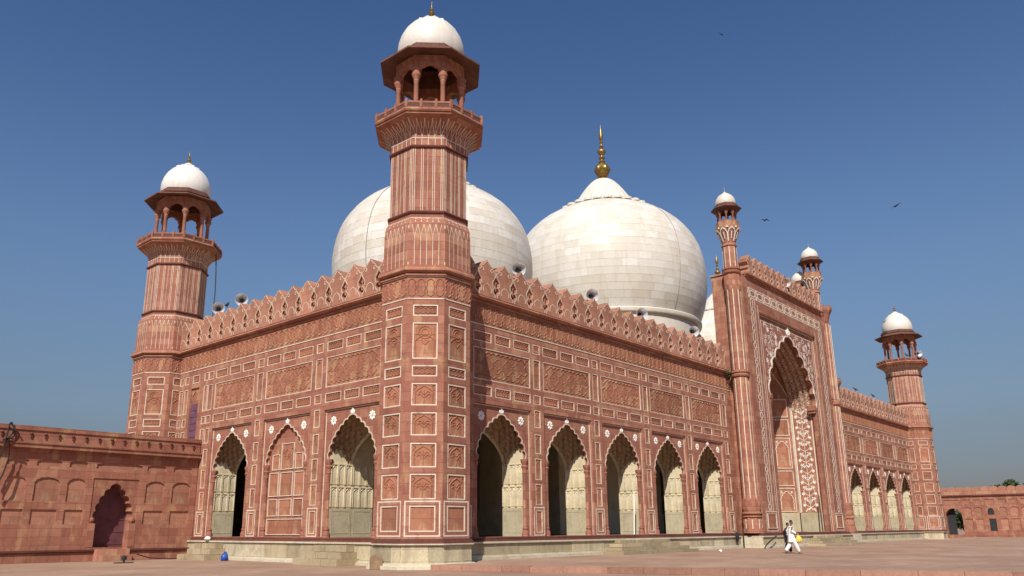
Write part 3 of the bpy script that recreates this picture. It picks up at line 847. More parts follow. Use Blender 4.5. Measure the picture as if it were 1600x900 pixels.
def portal():
    ar = foils(PH, PZS, PZA, 6, .22, 6)
    # front plate with the great frame cut out of it
    B = MB(); B.prism([(-8.95, ZF), (8.95, ZF), (8.95, 21.75), (-8.95, 21.75)], [[(-6.12, ZF + .02), (6.12, ZF + .02), (6.12, 19.05), (-6.12, 19.05)]], 0, PREC + .002, back=False)
    FP.put('facing', B.mesh('facing', M['red']))
    B = MB(); B.prism(notch(-6.12, 6.12, ZF, 19.05, PH, ar), [], PREC, PREC + .35); FP.put('arch_spandrel', B.mesh('arch_spandrel', M['red']))
    B = MB(); B.ribbon([(x * 1.006, z + .03) for x, z in ar], .13, .05, PREC); FP.put('arch_trim', B.mesh('arch_trim', M['white']))
    # body: piers and head round a plain pointed opening
    sm = smooth_arch(PH + .25, PZS, PZA + .35, 20)
    B = MB(); B.prism(notch(-8.95, 8.95, ZF, 21.75, PH + .25, sm), [], PREC + .35, 2.66); FP.put('wall', B.mesh('wall', M['red']))
    B = MB(); B.box(-8.95, 8.95, PREC, PREC + .36, 19.05, 21.75); B.box(-8.95, -6.12, PREC, PREC + .36, ZF, 19.05); B.box(6.12, 8.95, PREC, PREC + .36, ZF, 19.05)
    FP.put('wall', B.mesh('wall', M['red']))
    # step mouldings inside the frame, dark line over the spandrel
    B = MB()
    B.ribbon([(-6.0, ZF + .05), (-6.0, 18.93), (6.0, 18.93), (6.0, ZF + .05)], .08, .02, PREC); B.ribbon([(-5.62, ZF + .05), (-5.62, 18.5), (5.62, 18.5), (5.62, ZF + .05)], .06, .012, PREC)
    FP.put('inlay_frame', B.mesh('inlay_frame', M['white']))
    B = MB(); B.box(-6.1, 6.1, -.03, PREC, 18.98, 19.06); B.box(-6.2, 6.2, -.05, .01, 19.06, 19.16); FP.put('hood_moulding', B.mesh('hood_moulding', M['red']))
    # chains up the sides and a broader band of linked lozenges across the head
    for s in (-1, 1):
        B = MB(); chain(B, (s * 7.5, 3.0), (s * 7.5, 20.0), 12, .52, 0, .10)
        B.ribbon([(s * 7.5 + .58, 2.95), (s * 7.5 + .58, 20.0)], .09, .006)
        FP.put('chain_inlay', B.mesh('chain_inlay', M['white']))['kind'] = 'stuff'
        FP.panel(s * 7.35 - .78, s * 7.35 + .78, 1.62, 2.72, 'plain', hole=False, w=.045)
        FP.frame(s * 7.35 - 1.0, s * 7.35 + 1.0, 1.4, 2.92)
    B = MB()
    for e in (20.02, 20.85): B.ribbon([(-7.96, e), (7.96, e)], .07, .008)
    for e in (-7.93, 7.93): B.ribbon([(e, 20.0), (e, 20.86)], .07, .0085)
    n = 11; st = 15.7 / n
    for i in range(n):
        c = -7.85 + (i + .5) * st
        B.ribbon([(c + .52 * math.cos(t), 20.435 + .27 * math.sin(t)) for t in [2 * PI * k / 8 + PI / 8 for k in range(8)]], .095, .0085, 0, True)
        B.ribbon([(c - st / 2, 20.435 + .36), (c - st / 2 + .2, 20.435), (c - st / 2, 20.435 - .36), (c - st / 2 - .2, 20.435)], .09, .009, 0, True)
        for s in (-1, 1):
            B.ribbon([(c - .36, 20.435 + s * .2), (c - st / 2 + .02, 20.435 + s * .36)], .06, .0095); B.ribbon([(c + .36, 20.435 + s * .2), (c + st / 2 - .02, 20.435 + s * .36)], .06, .0095)
    FP.put('chain_inlay', B.mesh('chain_inlay', M['white']))['kind'] = 'stuff'
    for s in (-1, 1):
        for e in (6.35,):
            B = MB(); B.ribbon([(s * e, 3.0), (s * e, 19.6)], .055, .006); FP.put('inlay_line', B.mesh('inlay_line', M['white']))
    # flowering vines over the spandrels
    rr = random.Random(5)
    def above(x):
        for (x0, z0), (x1, z1) in zip(ar, ar[1:]):
            if min(x0, x1) - 1e-6 <= x <= max(x0, x1) + 1e-6 and abs(x1 - x0) > 1e-6: return z0 + (z1 - z0) * (x - x0) / (x1 - x0)
        return PZS
    for s in (-1, 1):
        B = MB()
        for gx in np.arange(.6, 5.4, .72):
            zb = max(above(s * gx), PZS - .6) + .42
            for gz in np.arange(zb, 18.3, .72):
                x = s * (gx + rr.uniform(-.1, .1)); z = gz + rr.uniform(-.08, .08)
                if z > 18.3 or z < above(x if abs(x) < PH else s * PH) + .3: continue
                if rr.random() < .5: flower(B, x, z, rr.uniform(.17, .27), PREC, rr.choice((5, 6, 7)), rr.random())
                else:
                    for _ in range(3): leaf(B, x + rr.uniform(-.1, .1), z + rr.uniform(-.1, .1), rr.uniform(.2, .3), rr.uniform(0, 6.28), PREC)
                a = rr.uniform(0, 6.28)
                B.ribbon([(x + .38 * (1 - t * .55) * math.cos(a + 4.2 * t), z + .38 * (1 - t * .55) * math.sin(a + 4.2 * t)) for t in [k / 7 for k in range(8)]], .045, .007, PREC)
        FP.put('floral_inlay', B.mesh('floral_inlay', M['flower']))['kind'] = 'stuff'
    o = FP.put('finial_flower', bud_mesh(), 0, -PREC + .04, PZA + .15); o.scale = (2.4, 1.5, 2.4)
    # reveals: grey dado, vine of white flowers rising from a vase
    for s in (-1, 1):
        Q = Face(PORTAL, FP.at(s * (PH + .25), 0, 0), -s * PI / 2)
        w0 = .66 if s < 0 else -2.62; w1 = w0 + 1.96
        if s < 0: Q = Face(PORTAL, FP.at(s * (PH + .25), 0, 0), PI / 2)
        B = MB(); B.box(w0, w1, -.05, 0, ZF, 2.95, skip='k'); Q.put('dado', B.mesh('dado', M['dado']))
        B = MB(); B.box(w0, w1, -.03, 0, 2.95, 13.6, skip='k'); Q.put('reveal_panel', B.mesh('reveal_panel', M['carved']))
        B = MB(); cx = (w0 + w1) / 2; y = -.03
        for e in (w0 + .12, w1 - .12): B.ribbon([(e, 3.0), (e, 13.6)], .07, .01, y)
        B.ribbon([(cx - .45, 3.05), (cx - .3, 3.3), (cx - .2, 3.22), (cx, 3.42), (cx + .2, 3.22), (cx + .3, 3.3), (cx + .45, 3.05)], .08, .01, y)
        z = 3.4; k = 0
        while z < 13.2:
            B.ribbon([(cx, z), (cx, z + 1.0)], .035, .008, y)
            for q in (-1, 1):
                B.ribbon([(cx, z), (cx + q * .22, z + .12), (cx + q * .44, z + .3), (cx + q * .5, z + .5), (cx + q * .36, z + .62)], .038, .009, y)
                flower(B, cx + q * .55, z + .22, .16, y, 6, k * .5); leaf(B, cx + q * .12, z + .5, .3, PI / 2 - q * .7, y)
                B.ribbon([(cx + q * .06, z + .62), (cx + q * .24, z + .72), (cx + q * .26, z + .88), (cx + q * .14, z + .9)], .05, .009, y)
                flower(B, cx + q * .42, z + .78, .15, y, 5, k)
            flower(B, cx, z + .46 + .2 * (k % 2), .15, y, 5, k * .3)
            z += 1.0; k += 1
        Q.put('floral_inlay', B.mesh('floral_inlay', M['flower']))['kind'] = 'stuff'
        B = MB(); e = w1 if s < 0 else w0
        B.box(e - .07, e + .07, -.09, .02, 2.95, 13.7); Q.put('marble_rib', B.mesh('marble_rib', M['plinth_white']))
        B = MB(); B.box(-.32, .32, 0, .7, -.22, .22); B.box(-.22, .22, .05, .7, -.45, -.22)
        FP.put('bracket', B.mesh('bracket', M['red']), s * (PH - .05), -PREC + .04, PZS)
    # vault of the portal arch with carved flowers
    B = MB(); R = []; sm2 = smooth_arch(PH + .22, PZS, PZA + .3, 22)
    for j in range(9): R.append([(x, .66 + j * .25 - .0, z) for x, z in sm2])
    B.rings(R, False)
    FP.put('vault', B.mesh('vault', M['carved'], True, 60))
    B = MB()
    Ltot = len(sm2) - 1
    for i in range(0, Ltot):
        (x0, z0), (x1, z1) = sm2[i], sm2[i + 1]
        t = Vector((x1 - x0, z1 - z0)); sl = t.length; t.normalize(); nn = Vector((-t.y, t.x))
        if nn.dot(Vector((-x0 - x1, 24.0 - z0 - z1))) < 0: nn = -nn
        cx, cz = (x0 + x1) / 2 + nn.x * .03, (z0 + z1) / 2 + nn.y * .03
        for j in range(4):
            cy = .86 + j * .5
            surf = lambda u, v, d, cx=cx, cz=cz, cy=cy, t=t, nn=nn: (cx + t.x * u + nn.x * d, cy + v, cz + t.y * u + nn.y * d)
            if (i + j) % 2: flower(B, 0, 0, .16, 0, 6, i, surf); leaf(B, .22, .05, .2, .6 + i, 0, surf)
            else:
                for q in range(3): leaf(B, .0, 0, .26, i * 1.3 + q * 2.1, 0, surf)
            B.ribbon([(-.3, -.2), (-.1, .12), (.15, .18), (.3, -.05)], .04, .008, surf=surf)
    FP.put('vault_flowers', B.mesh('vault_flowers', M['pale']))['kind'] = 'stuff'
    # half-octagon niche with panelled walls under a ribbed half dome
    y0 = 2.66; dp = 2.7; hb = 2.2; ho = PH + .1
    plan = [(ho, y0), (hb, y0 + dp), (-hb, y0 + dp), (-ho, y0)]
    B = MB()
    for a, b in zip(plan, plan[1:]): B.add([(a[0], a[1], ZF), (b[0], b[1], ZF), (b[0], b[1], 13.4), (a[0], a[1], 13.4)], [(0, 1, 2, 3)])
    FP.put('niche_wall', B.mesh('niche_wall', M['red']))
    hv = resample(pointed_half(ho, 13.4, PZA + .1), 14)
    B = MB(); R = [[(ho * (x / ho), y0, z), (hb * (x / ho), y0 + dp * (x / ho), z), (-hb * (x / ho), y0 + dp * (x / ho), z), (-ho * (x / ho), y0, z)] for x, z in hv]
    R[-1] = [(.01, y0, hv[-1][1]), (.006, y0 + .01, hv[-1][1]), (-.006, y0 + .01, hv[-1][1]), (-.01, y0, hv[-1][1])]
    B.rings(R, False); FP.put('half_dome', B.mesh('half_dome', M['carved']))
    for k in (1, 2):
        B = MB(); B.tube([(R[j][k][0] * .985, R[j][k][1] - .03, R[j][k][2]) for j in range(len(R) - 1)], .06, 5); FP.put('vault_rib', B.mesh('vault_rib', M['cream']))
    for a0, b0, a1, b1 in ((0, 1, 0, 8), (1, 0, 0, 8), (1, 2, 0, 9), (2, 1, 0, 9), (2, 3, 0, 8), (3, 2, 0, 8)):
        P_ = []
        for j in range(a1, b1 + 1):
            t = j / b1 * .5; p, q = R[j][a0], R[j][b0]; P_.append((p[0] + (q[0] - p[0]) * t, p[1] + (q[1] - p[1]) * t - .03, p[2] + (q[2] - p[2]) * t))
        B = MB(); B.tube(P_, .045, 5); FP.put('vault_rib', B.mesh('vault_rib', M['cream']))
    for a, b in zip(plan, plan[1:]):
        ln = math.hypot(b[0] - a[0], b[1] - a[1]); cx, cy = (a[0] + b[0]) / 2, (a[1] + b[1]) / 2
        rz = math.atan2(a[1] - b[1], a[0] - b[0])
        o = FP.at(cx, -cy, 0); Q = Face(PORTAL, o, rz)
        B = MB(); B.box(-ln / 2 + .05, ln / 2 - .05, -.06, 0, ZF, 2.95, skip='k'); Q.put('dado', B.mesh('dado', M['dado']))
        cols = 2 if ln < 4.2 else 3; w = (ln - .3) / cols
        for c in range(cols):
            u0 = -ln / 2 + .15 + c * w
            for z0, z1, kd in ((3.05, 5.15, 'arch'), (5.35, 6.7, 'plain'), (6.9, 9.7, 'arch'), (9.9, 11.4, 'plain'), (11.6, 13.3, 'plain')):
                Q.panel(u0 + .1, u0 + w - .1, z0, z1, 'plain', hole=False, w=.05, BW=.06)
                if kd == 'arch':
                    B = MB(); hh = w / 2 - .32
                    B.ribbon([(hh, z0 + .2)] + foils(hh, z1 - 1.15, z1 - .3, 4, .25, 4) + [(-hh, z0 + .2)], .06, .02, -.03)
                    for q in (-1, 1): flower(B, q * hh * .8, z1 - .38, .13, -.03, 5)
                    Q.put('niche_arch', B.mesh('niche_arch', M['white']), u0 + w / 2)
    # cornice and merlons
    FP.put('cornice', cornice_mesh(-8.4, 8.4, 21.7, 22.05, .26))
    st = 1.22; n = 13
    for i in range(n):
        o = FP.put('merlon', merlon_mesh(st, .3), (i - (n - 1) / 2) * st, -.05, 22.05); sub('inlay', merlon_inlay(st, .3), o)
        if i: FP.put('tracery', tracery_mesh(st), (i - n / 2) * st, -.05, 22.05)['kind'] = 'stuff'
    B = MB(); B.box(-8.0, 8.0, .64, .8, 22.0, 23.2); FP.put('parapet_backing', B.mesh('parapet_backing', M['weathered']))
    B = MB(); B.box(-8.95, 8.95, .30, 2.66, 21.75, 22.0); B.box(-9.05, -8.0, .9, 2.76, 22.0, 22.12); FP.put('roof', B.mesh('roof', M['weathered']))
    # base
    B = MB(); B.box(-9.6, 9.6, -.16, 1.7, ZM, 1.20); B.box(-9.5, 9.5, -.10, 1.7, 1.196, ZF + .001); FP.put('base_course', B.mesh('base_course', M['dark_red']))
    B = MB(); zb = PLAT - .02
    B.box(-9.8, 9.8, -.30, 1.7, 1.0, ZM - .002); B.box(-9.8, 9.8, -.34, 1.7, zb + .16, zb + .25); B.box(-9.8, 9.8, -.46, 1.7, zb, zb + .162); B.box(-9.8, 9.8, -.14, 1.7, zb + .24, 1.02)
    FP.put('plinth', B.mesh('plinth', M['plinth_white']))
    rr = random.Random(8); x = -9.78
    while x < 9.5:
        l = min(rr.uniform(1.1, 2.1), 9.78 - x); B = MB(); B.box(x + .006, x + l - .006, -.21 - rr.uniform(0, .012), -.1, zb + .262, .988, skip='k'); FP.put('plinth_slab', B.mesh('plinth_slab', M['buff'])); x += l
    # portal turrets
    def turret(x, y, dz=0.0):
        lob = lambda amp, n=10: (lambda t, z: 1 + amp * abs(math.cos(n * t / 2)) - amp)
        B = MB()
        B.lathe([(.78, ZF), (.78, 1.5), (.68, 1.75), (.74, 2.1), (.66, 2.38)], 40, mod=lob(.10, 8))
        B.lathe([(.60, 2.40), (.72, 2.46), (.72, 2.54), (.58, 2.58), (.58, 2.64), (.74, 2.70), (.74, 2.80), (.6, 2.86)], 24)
        B.lathe([(.62, 2.86), (.74, 3.1), (.72, 3.5), (.62, 3.9), (.60, 4.3), (.60, 13.2)], 40, mod=lob(.10, 8))
        B.lathe([(.60, 13.2), (.70, 13.24), (.72, 13.36), (.66, 13.42), (.66, 13.48), (.74, 13.54), (.74, 13.66), (.6, 13.7)], 24)
        B.lathe([(.60, 13.7), (.60, 20.3), (.66, 20.45), (.66, 21.6), (.58, 21.7)], 40, mod=lob(.10, 8))
        B.lathe([(.58, 21.7), (.72, 21.8), (.74, 21.95), (.66, 22.02), (.74, 22.1), (.74, 22.2), (.52, 22.28)], 24)
        B.octa([(.52, 22.28), (.52, 24.1), (.6, 24.14), (.6, 24.26), (.54, 24.32)])
        if dz:
            B = MB(); B.octa([(.52, 22.28), (.52, 24.1), (.6, 24.14), (.6, 24.26), (.54, 24.32)])
        o = link('turret', B.mesh('turret', M['red'], True, 40), PORTAL, (x, y, dz))
        # white lines up the flutes
        B = MB()
        for i in range(8 if not dz else 0):
            t = 2 * PI * (i + .5) / 8 ; c, s = math.cos(t), math.sin(t); tx, ty = -s, c
            for z0, z1, r in ((1.55, 2.3, .655), (3.0, 13.15, .56), (13.75, 21.5, .56), (22.3, 24.05, .535)):
                B.add([(c * (r + .0) + tx * e, s * (r + .0) + ty * e, z) for e in (-.035, .035) for z in (z0, z1)] + [(c * (r + .03) + tx * e, s * (r + .03) + ty * e, z) for e in (-.03, .03) for z in (z0, z1)], [(4, 6, 7, 5), (0, 4, 5, 1), (2, 3, 7, 6)])
        if not dz: sub('inlay_lines', B.mesh('inlay_lines', M['white']), o)['kind'] = 'stuff'
        # calyx capital, railing, kiosk
        B = MB(); pr = [(.54, 24.32), (.56, 24.5), (.7, 24.9), (.92, 25.4), (1.0, 25.62), (1.0, 25.75), (.9, 25.8)]
        B.lathe(pr, 48, mod=lambda t, z: 1 + .09 * (abs(math.cos(4 * t)) - 1) * (24.4 < z < 25.5), cap1=True)
        sub('capital', B.mesh('capital', M['red'], True, 40), o)
        B = MB()
        for i in range(8):
            t0 = 2 * PI * i / 8
            surf = lambda u, v, d, t0=t0: ((lambda r: (r * math.cos(t0 + u), r * math.sin(t0 + u), v))(np.interp(v, [a[1] for a in pr[:5]], [a[0] for a in pr[:5]]) + d))
            B.ribbon([(-.36, 24.5), (-.36, 25.15), (-.22, 25.42), (0, 25.58), (.22, 25.42), (.36, 25.15), (.36, 24.5)], .085, .03, surf=surf)
            B.ribbon([(0, 24.7), (0, 25.25)], .09, .03, surf=surf)
            B.ribbon([(-.39, 25.63), (.39, 25.63)], .12, .035, surf=surf)
        sub('inlay_petals', B.mesh('inlay_petals', M['flower']), o)
        B = MB(); B.octa([(.86, 25.75), (.86, 26.25), (.76, 26.25), (.76, 25.75)]); sub('railing', B.mesh('railing', M['red']), o)
        cm = cached('tcol', lambda: (lambda b: (b.lathe([(.10, 25.75), (.10, 26.3), (.07, 26.36), (.07, 26.85), (.15, 26.98), (.15, 27.1), (.08, 27.2), (.08, 27.32)], 10), b.mesh('column', M['red'], True, 40))[1])(MB()))
        for i in range(8):
            t = 2 * PI * (i + .5) / 8; q = sub('column', cm, o); q.location = (.72 * math.cos(t), .72 * math.sin(t), 0)
        B = MB(); B.octa([(.74, 27.15), (.78, 27.3), (1.12, 27.36), (1.16, 27.42), (.85, 27.62), (.84, 27.82), (.5, 27.85)]); B.octa([(.6, 27.15), (.6, 27.4), (.0, 27.42)]); sub('eave', B.mesh('eave', M['stained_shaded']), o)
        B = MB(); B.lathe([(.80, 27.8), (.83, 27.95), (.82, 28.15), (.74, 28.4), (.56, 28.65), (.32, 28.83), (.12, 28.96), (.03, 29.08)], 24, cap1=True); sub('dome', B.mesh('dome', M['dome'], True, 60), o)
        B = MB(); B.lathe([(.03, 29.0), (.05, 29.1), (.02, 29.16), (.05, 29.24), (.015, 29.3), (.006, 29.55)], 8, cap1=True); sub('finial', B.mesh('finial', M['lead'], True), o)
    turret(33.05, -1.2); turret(L - 33.05, -1.2); turret(52.1, .2, -2.1)
    # engaged column with crenellated bracket capitals on the far flank
    B = MB(); B.box(52.25, 54.2, -.95, .76, ZF, 21.6); B.box(52.25, 54.9, -1.7, .3, ZM + .002, ZF)
    link('flank_wall', B.mesh('flank_wall', M['red']), PORTAL)
    B = MB(); B.box(52.15, 55.1, -1.9, .28, PLAT - .02, ZM); link('flank_plinth', B.mesh('flank_plinth', M['plinth_white']), PORTAL)
    B = MB(); B.lathe([(.78, ZF), (.78, 1.5), (.66, 1.8), (.72, 2.1), (.62, 2.4), (.7, 2.48), (.7, 2.6), (.56, 2.7), (.7, 3.1), (.56, 3.9), (.54, 13.2), (.66, 13.3), (.66, 13.6), (.54, 13.7), (.54, 21.6)], 20)
    o = link('flank_column', B.mesh('flank_column', M['red'], True, 30), PORTAL, (54.2, -1.0, 0))
    for dx, dy, z in ((0, 0, 23.0), (.75, .15, 15.7)):
        B = MB(); B.octa([(.05, z - 1.75), (.42, z - 1.3), (.50, z - .9), (.62, z - .5), (.80, z - .15), (.84, z), (.84, z + .15), (.3, z + .17)])
        q = sub('bracket_capital', B.mesh('bracket_capital', M['red']), o); q.location = (dx, dy, 0)
        B = MB()
        for i in range(8):
            t = 2 * PI * (i + .5) / 8; c, s_ = math.cos(t), math.sin(t)
            B.box(dx + .72 * c - .11, dx + .72 * c + .11, dy + .72 * s_ - .11, dy + .72 * s_ + .11, z + .14, z + .36)
        q = sub('crenels', B.mesh('crenels', M['red']), o); q['kind'] = 'stuff'
    for e in (-.6, 0, .6):
        B = MB(); a = -PI / 2 - .35 + e
        B.tube([(.55 * math.cos(a), .55 * math.sin(a), z) for z in (3.9, 8.5, 13.1)], .035, 5); B.tube([(.55 * math.cos(a), .55 * math.sin(a), z) for z in (13.8, 17.5, 21.4)], .035, 5)
        q = sub('inlay_line', B.mesh('inlay_line', M['white']), o); q['kind'] = 'stuff'
portal()

# ------------------------------------------------------------------ corner minarets
A, TN = 2.14, math.tan(PI / 8)
SH = A * TN

def minaret_meshes():
    mm = {}
    def mk(name, fn, mat, smooth=False):
        B = MB(); fn(B); mm[name] = B.mesh(name, mat, smooth, 40)
    mk('plinth', lambda B: (B.octa([(A + .36, -.02), (A + .36, .14), (A + .24, .16), (A + .24, .24), (A + .06, .26), (A + .03, 1.0), (A + .16, 1.01), (A + .2, 1.04), (A + .2, ZM - .002), (A - .1, ZM - .002)])), M['plinth_white'])
    mk('base_moulding', lambda B: B.octa([(A, ZM), (A + .17, ZM), (A + .17, 1.18), (A + .11, 1.2), (A + .11, ZF), (A - .05, ZF + .002)]), M['dark_red'])
    mk('lower_shaft', lambda B: B.octa([(A - REC, ZF), (A - REC, 12.3), (A + .015, 12.302), (A + .015, 13.36), (A - .1, 13.38)]), M['red'])
    mk('cornice', lambda B: B.octa([(A, 13.40), (A + .12, 13.42), (A + .12, 13.48), (A + .05, 13.50), (A + .05, 13.54), (A + .17, 13.57), (A + .25, 13.64), (A + .25, 13.74), (A + .2, 13.82), (A + .14, 13.86), (A + .14, 13.92), (A, 13.95)]), M['red'], True)
    mk('fluted_base', lambda B: B.octa([(A + .01, 13.95), (A, 15.8), (A - .02, 16.1), (A - .08, 16.32), (A - .17, 16.46), (A - .20, 16.48), (A - .20, 16.70)]), M['red'])
    mk('ring_moulding', lambda B: B.octa([(1.9, 16.68), (2.0, 16.70), (2.03, 16.76), (2.0, 16.83), (1.9, 16.85)]), M['dark_red'], True)
    mk('upper_shaft', lambda B: B.octa([(1.92, 16.83), (1.92, 20.24)]), M['red'])
    prof = [(1.92, 20.36), (1.92, 20.79), (1.95, 21.0), (2.04, 21.2), (2.2, 21.4), (2.44, 21.58), (2.62, 21.68), (2.70, 21.74), (2.70, 21.84)]
    mm['_flare'] = prof
    mk('balcony_corbel', lambda B: B.octa(prof), M['red'])
    mk('balcony', lambda B: B.octa([(2.68, 21.83), (2.76, 21.85), (2.80, 21.93), (2.76, 22.02), (2.0, 22.05), (.1, 22.05)]), M['red'])
    # facing plate of one face, with panels' holes
    W = SH
    mm['_panels'] = [(-.585, .585, 11.44, 11.98, 'small'), (-.585, .585, 9.37, 11.11, 'rose'), (-.585, .585, 8.54, 9.06, 'small'), (-.585, .585, 7.19, 8.22, 'tree'), (-.585, .585, 5.82, 6.87, 'tree'), (-.585, .585, 4.39, 5.48, 'tree'), (-.585, .585, 2.99, 4.10, 'tree'), (-.58, .58, 1.59, 2.71, 'plain')]
    B = MB(); B.prism([(-W, ZF), (W, ZF), (W, 12.28), (-W, 12.28)], [[(a, z0), (b, z0), (b, z1), (a, z1)] for a, b, z0, z1, k in mm['_panels']], -A, -A + REC, back=False)
    mm['facing'] = B.mesh('facing', M['red'])
    B = MB(); B.rect_ring(-.80, .80, 1.38, 2.93, .06, -A - .006, -A + .02); mm['inlay_frame'] = B.mesh('inlay_frame', M['white'])
    def slab_(x0, x1):
        def f(B):
            B.box(x0, x1, -A - .085, -A, .262, .985, skip='k'); B.box(x0 + .03, x1 - .03, -A - .10, -A - .08, .87, .91, skip='k'); B.box(x0 + .03, x1 - .03, -A - .10, -A - .08, .33, .36, skip='k')
        return f
    mk('plinth_slab', slab_(-W - .02, .28), M['buff']); mk('narrow_plinth_slab', slab_(.30, W + .02), M['buff'])
    # white lines: string courses, flutes, lotus petals
    B = MB()
    Sf = lambda u, v, dd: (u * np.interp(v, zs, aa) * TN, -(np.interp(v, zs, aa) + dd), v)
    aa = [A, A, A - .02, A - .08, A - .17, A - .20]; zs = [13.95, 15.8, 16.1, 16.32, 16.46, 16.48]
    for u in (-.98, -.66, -.33, 0, .33, .66, .98): B.ribbon([(u, 13.98), (u, 15.45 if abs(u) < .9 else 16.0)], .028, .010, surf=Sf)
    for c in (-.66, -.33, 0, .33, .66):
        B.ribbon([(c - .165, 16.44), (c - .15, 16.0), (c, 15.45), (c + .15, 16.0), (c + .165, 16.44)], .026, .012, surf=Sf)
        B.ribbon([(c, 16.42), (c, 16.2)], .05, .012, surf=Sf)
    B.ribbon([(-.99, 16.45), (.99, 16.45)], .035, .012, surf=Sf)
    aa, zs = [A, A], [12, 14]
    Sg = lambda u, v, dd: (u * A * TN, -(A + .012 + dd), v)
    B.ribbon([(-1, 12.28), (1, 12.28)], .05, .014, surf=Sg); B.ribbon([(-1, 13.385), (1, 13.385)], .05, .03, surf=Sg)
    Sh = lambda u, v, dd: (u * 1.92 * TN, -(1.92 + dd), v)
    for u in (-.94, -.82, -.42, -.30, .30, .42, .82, .94): B.ribbon([(u, 16.85), (u, 20.22)], .030, .010, surf=Sh)
    for u in (-.02,): B.ribbon([(u, 16.85), (u, 20.22)], .02, .010, surf=Sh)
    pz, pa = [p[1] for p in prof], [p[0] for p in prof]
    Sk = lambda u, v, dd: (u * np.interp(v, pz, pa) * TN, -(np.interp(v, pz, pa) + dd), v)
    B.ribbon([(-1, 20.79), (1, 20.79)], .04, .012, surf=Sk)
    for u in (-.82, -.42, .0, .42, .82): B.ribbon([(u, 20.4), (u, 20.78)], .03, .010, surf=Sk)
    for c in (-.8, -.4, 0, .4, .8):
        for s in (-1, 1): B.ribbon([(c, 20.82), (c + s * .07, 21.1), (c + s * .16, 21.36), (c + s * .20, 21.6)], .03, .012, surf=Sk)
        B.ribbon([(c, 21.25), (c, 21.5)], .035, .012, surf=Sk)
    mm['inlay_lines'] = B.mesh('inlay_lines', M['white'])
    # railing: a pierced panel between little posts, one bay a third of a side
    ra = 2.70; bw = 2 * ra * TN / 3
    mk('railing_post', lambda B: (B.box(-.07, .07, -.07, .07, 22.03, 22.44), B.box(-.05, .05, -.05, .05, 22.44, 22.52)), M['red'])
    def rail(B):
        B.box(-bw / 2 + .06, bw / 2 - .06, -.03, .03, 22.30, 22.40); B.box(-bw / 2 + .06, bw / 2 - .06, -.03, .03, 22.03, 22.09)
    mk('railing', rail, M['red'])
    mk('railing_screen', lambda B: B.box(-bw / 2 + .06, bw / 2 - .06, -.012, .02, 22.09, 22.30), M['jali'])
    mm['_bw'] = bw; mm['_ra'] = ra
    # kiosk
    mk('column', lambda B: B.lathe([(.20, 22.03), (.20, 22.3), (.15, 22.36), (.17, 22.5), (.125, 22.6), (.125, 24.1), (.15, 24.14), (.13, 24.2), (.22, 24.4), (.25, 24.52), (.2, 24.62), (.2, 24.72), (.26, 24.76), (.26, 24.84)], 14, cap1=True), M['red'], True)
    ka = 1.66; kw = ka * TN
    ar = foils(kw - .13, 24.6, 25.12, 3, .2, 4)
    mk('kiosk_arch', lambda B: B.prism([(-kw - .08, 24.8)] + [(-kw + .16, 24.8)] + [p for p in reversed(ar) if p[1] > 24.8] + [(kw - .16, 24.8), (kw + .08, 24.8), (kw + .08, 25.62), (-kw - .08, 25.62)], [], -ka - .13, -ka + .12), M['red'])
    mk('ceiling', lambda B: B.octa([(1.60, 25.5), (1.56, 26.0), (1.5, 26.6), (1.3, 27.2), (.9, 27.8), (.01, 28.2)]), M['stained_shaded'])
    mk('eave', lambda B: (B.octa([(1.72, 25.66), (2.58, 25.50), (2.62, 25.50), (2.62, 25.60), (1.86, 25.92), (1.84, 25.96), (1.90, 26.0), (1.90, 26.2), (1.78, 26.24), (1.78, 26.36), (1.0, 26.38)])), M['stained_shaded'])
    mk('bracket', lambda B: B.add([(-.07, -1.74, 25.1), (.07, -1.74, 25.1), (.07, -1.74, 25.62), (-.07, -1.74, 25.62), (-.07, -2.35, 25.5), (.07, -2.35, 25.5)], [(0, 1, 5, 4), (3, 4, 5, 2), (0, 4, 3), (1, 2, 5)]), M['red'])
    dp = [(1.74, 26.34), (1.80, 26.55), (1.82, 26.85), (1.78, 27.2), (1.66, 27.6), (1.45, 28.0), (1.17, 28.34), (.85, 28.60), (.56, 28.76), (.5, 28.78)]
    mk('dome', lambda B: B.lathe(dp, 40, cap1=True), M['dome'], True)
    mk('lotus_cap', lambda B: B.lathe([(.86, 28.55), (.84, 28.64), (.6, 28.76), (.36, 28.94), (.16, 29.10), (.05, 29.16)], 32, mod=lambda t, z: 1 + .10 * math.cos(12 * t) * (z < 28.8), cap1=True), M['dome'], True)
    mk('finial', lambda B: B.lathe([(.10, 29.10), (.14, 29.14), (.05, 29.2), (.12, 29.26), (.17, 29.36), (.12, 29.47), (.04, 29.52), (.09, 29.58), (.10, 29.65), (.04, 29.72), (.03, 29.76), (.05, 29.82), (.02, 29.9), (.006, 30.15)], 14, cap1=True), M['brass'], True)
    return mm
MM = minaret_meshes()

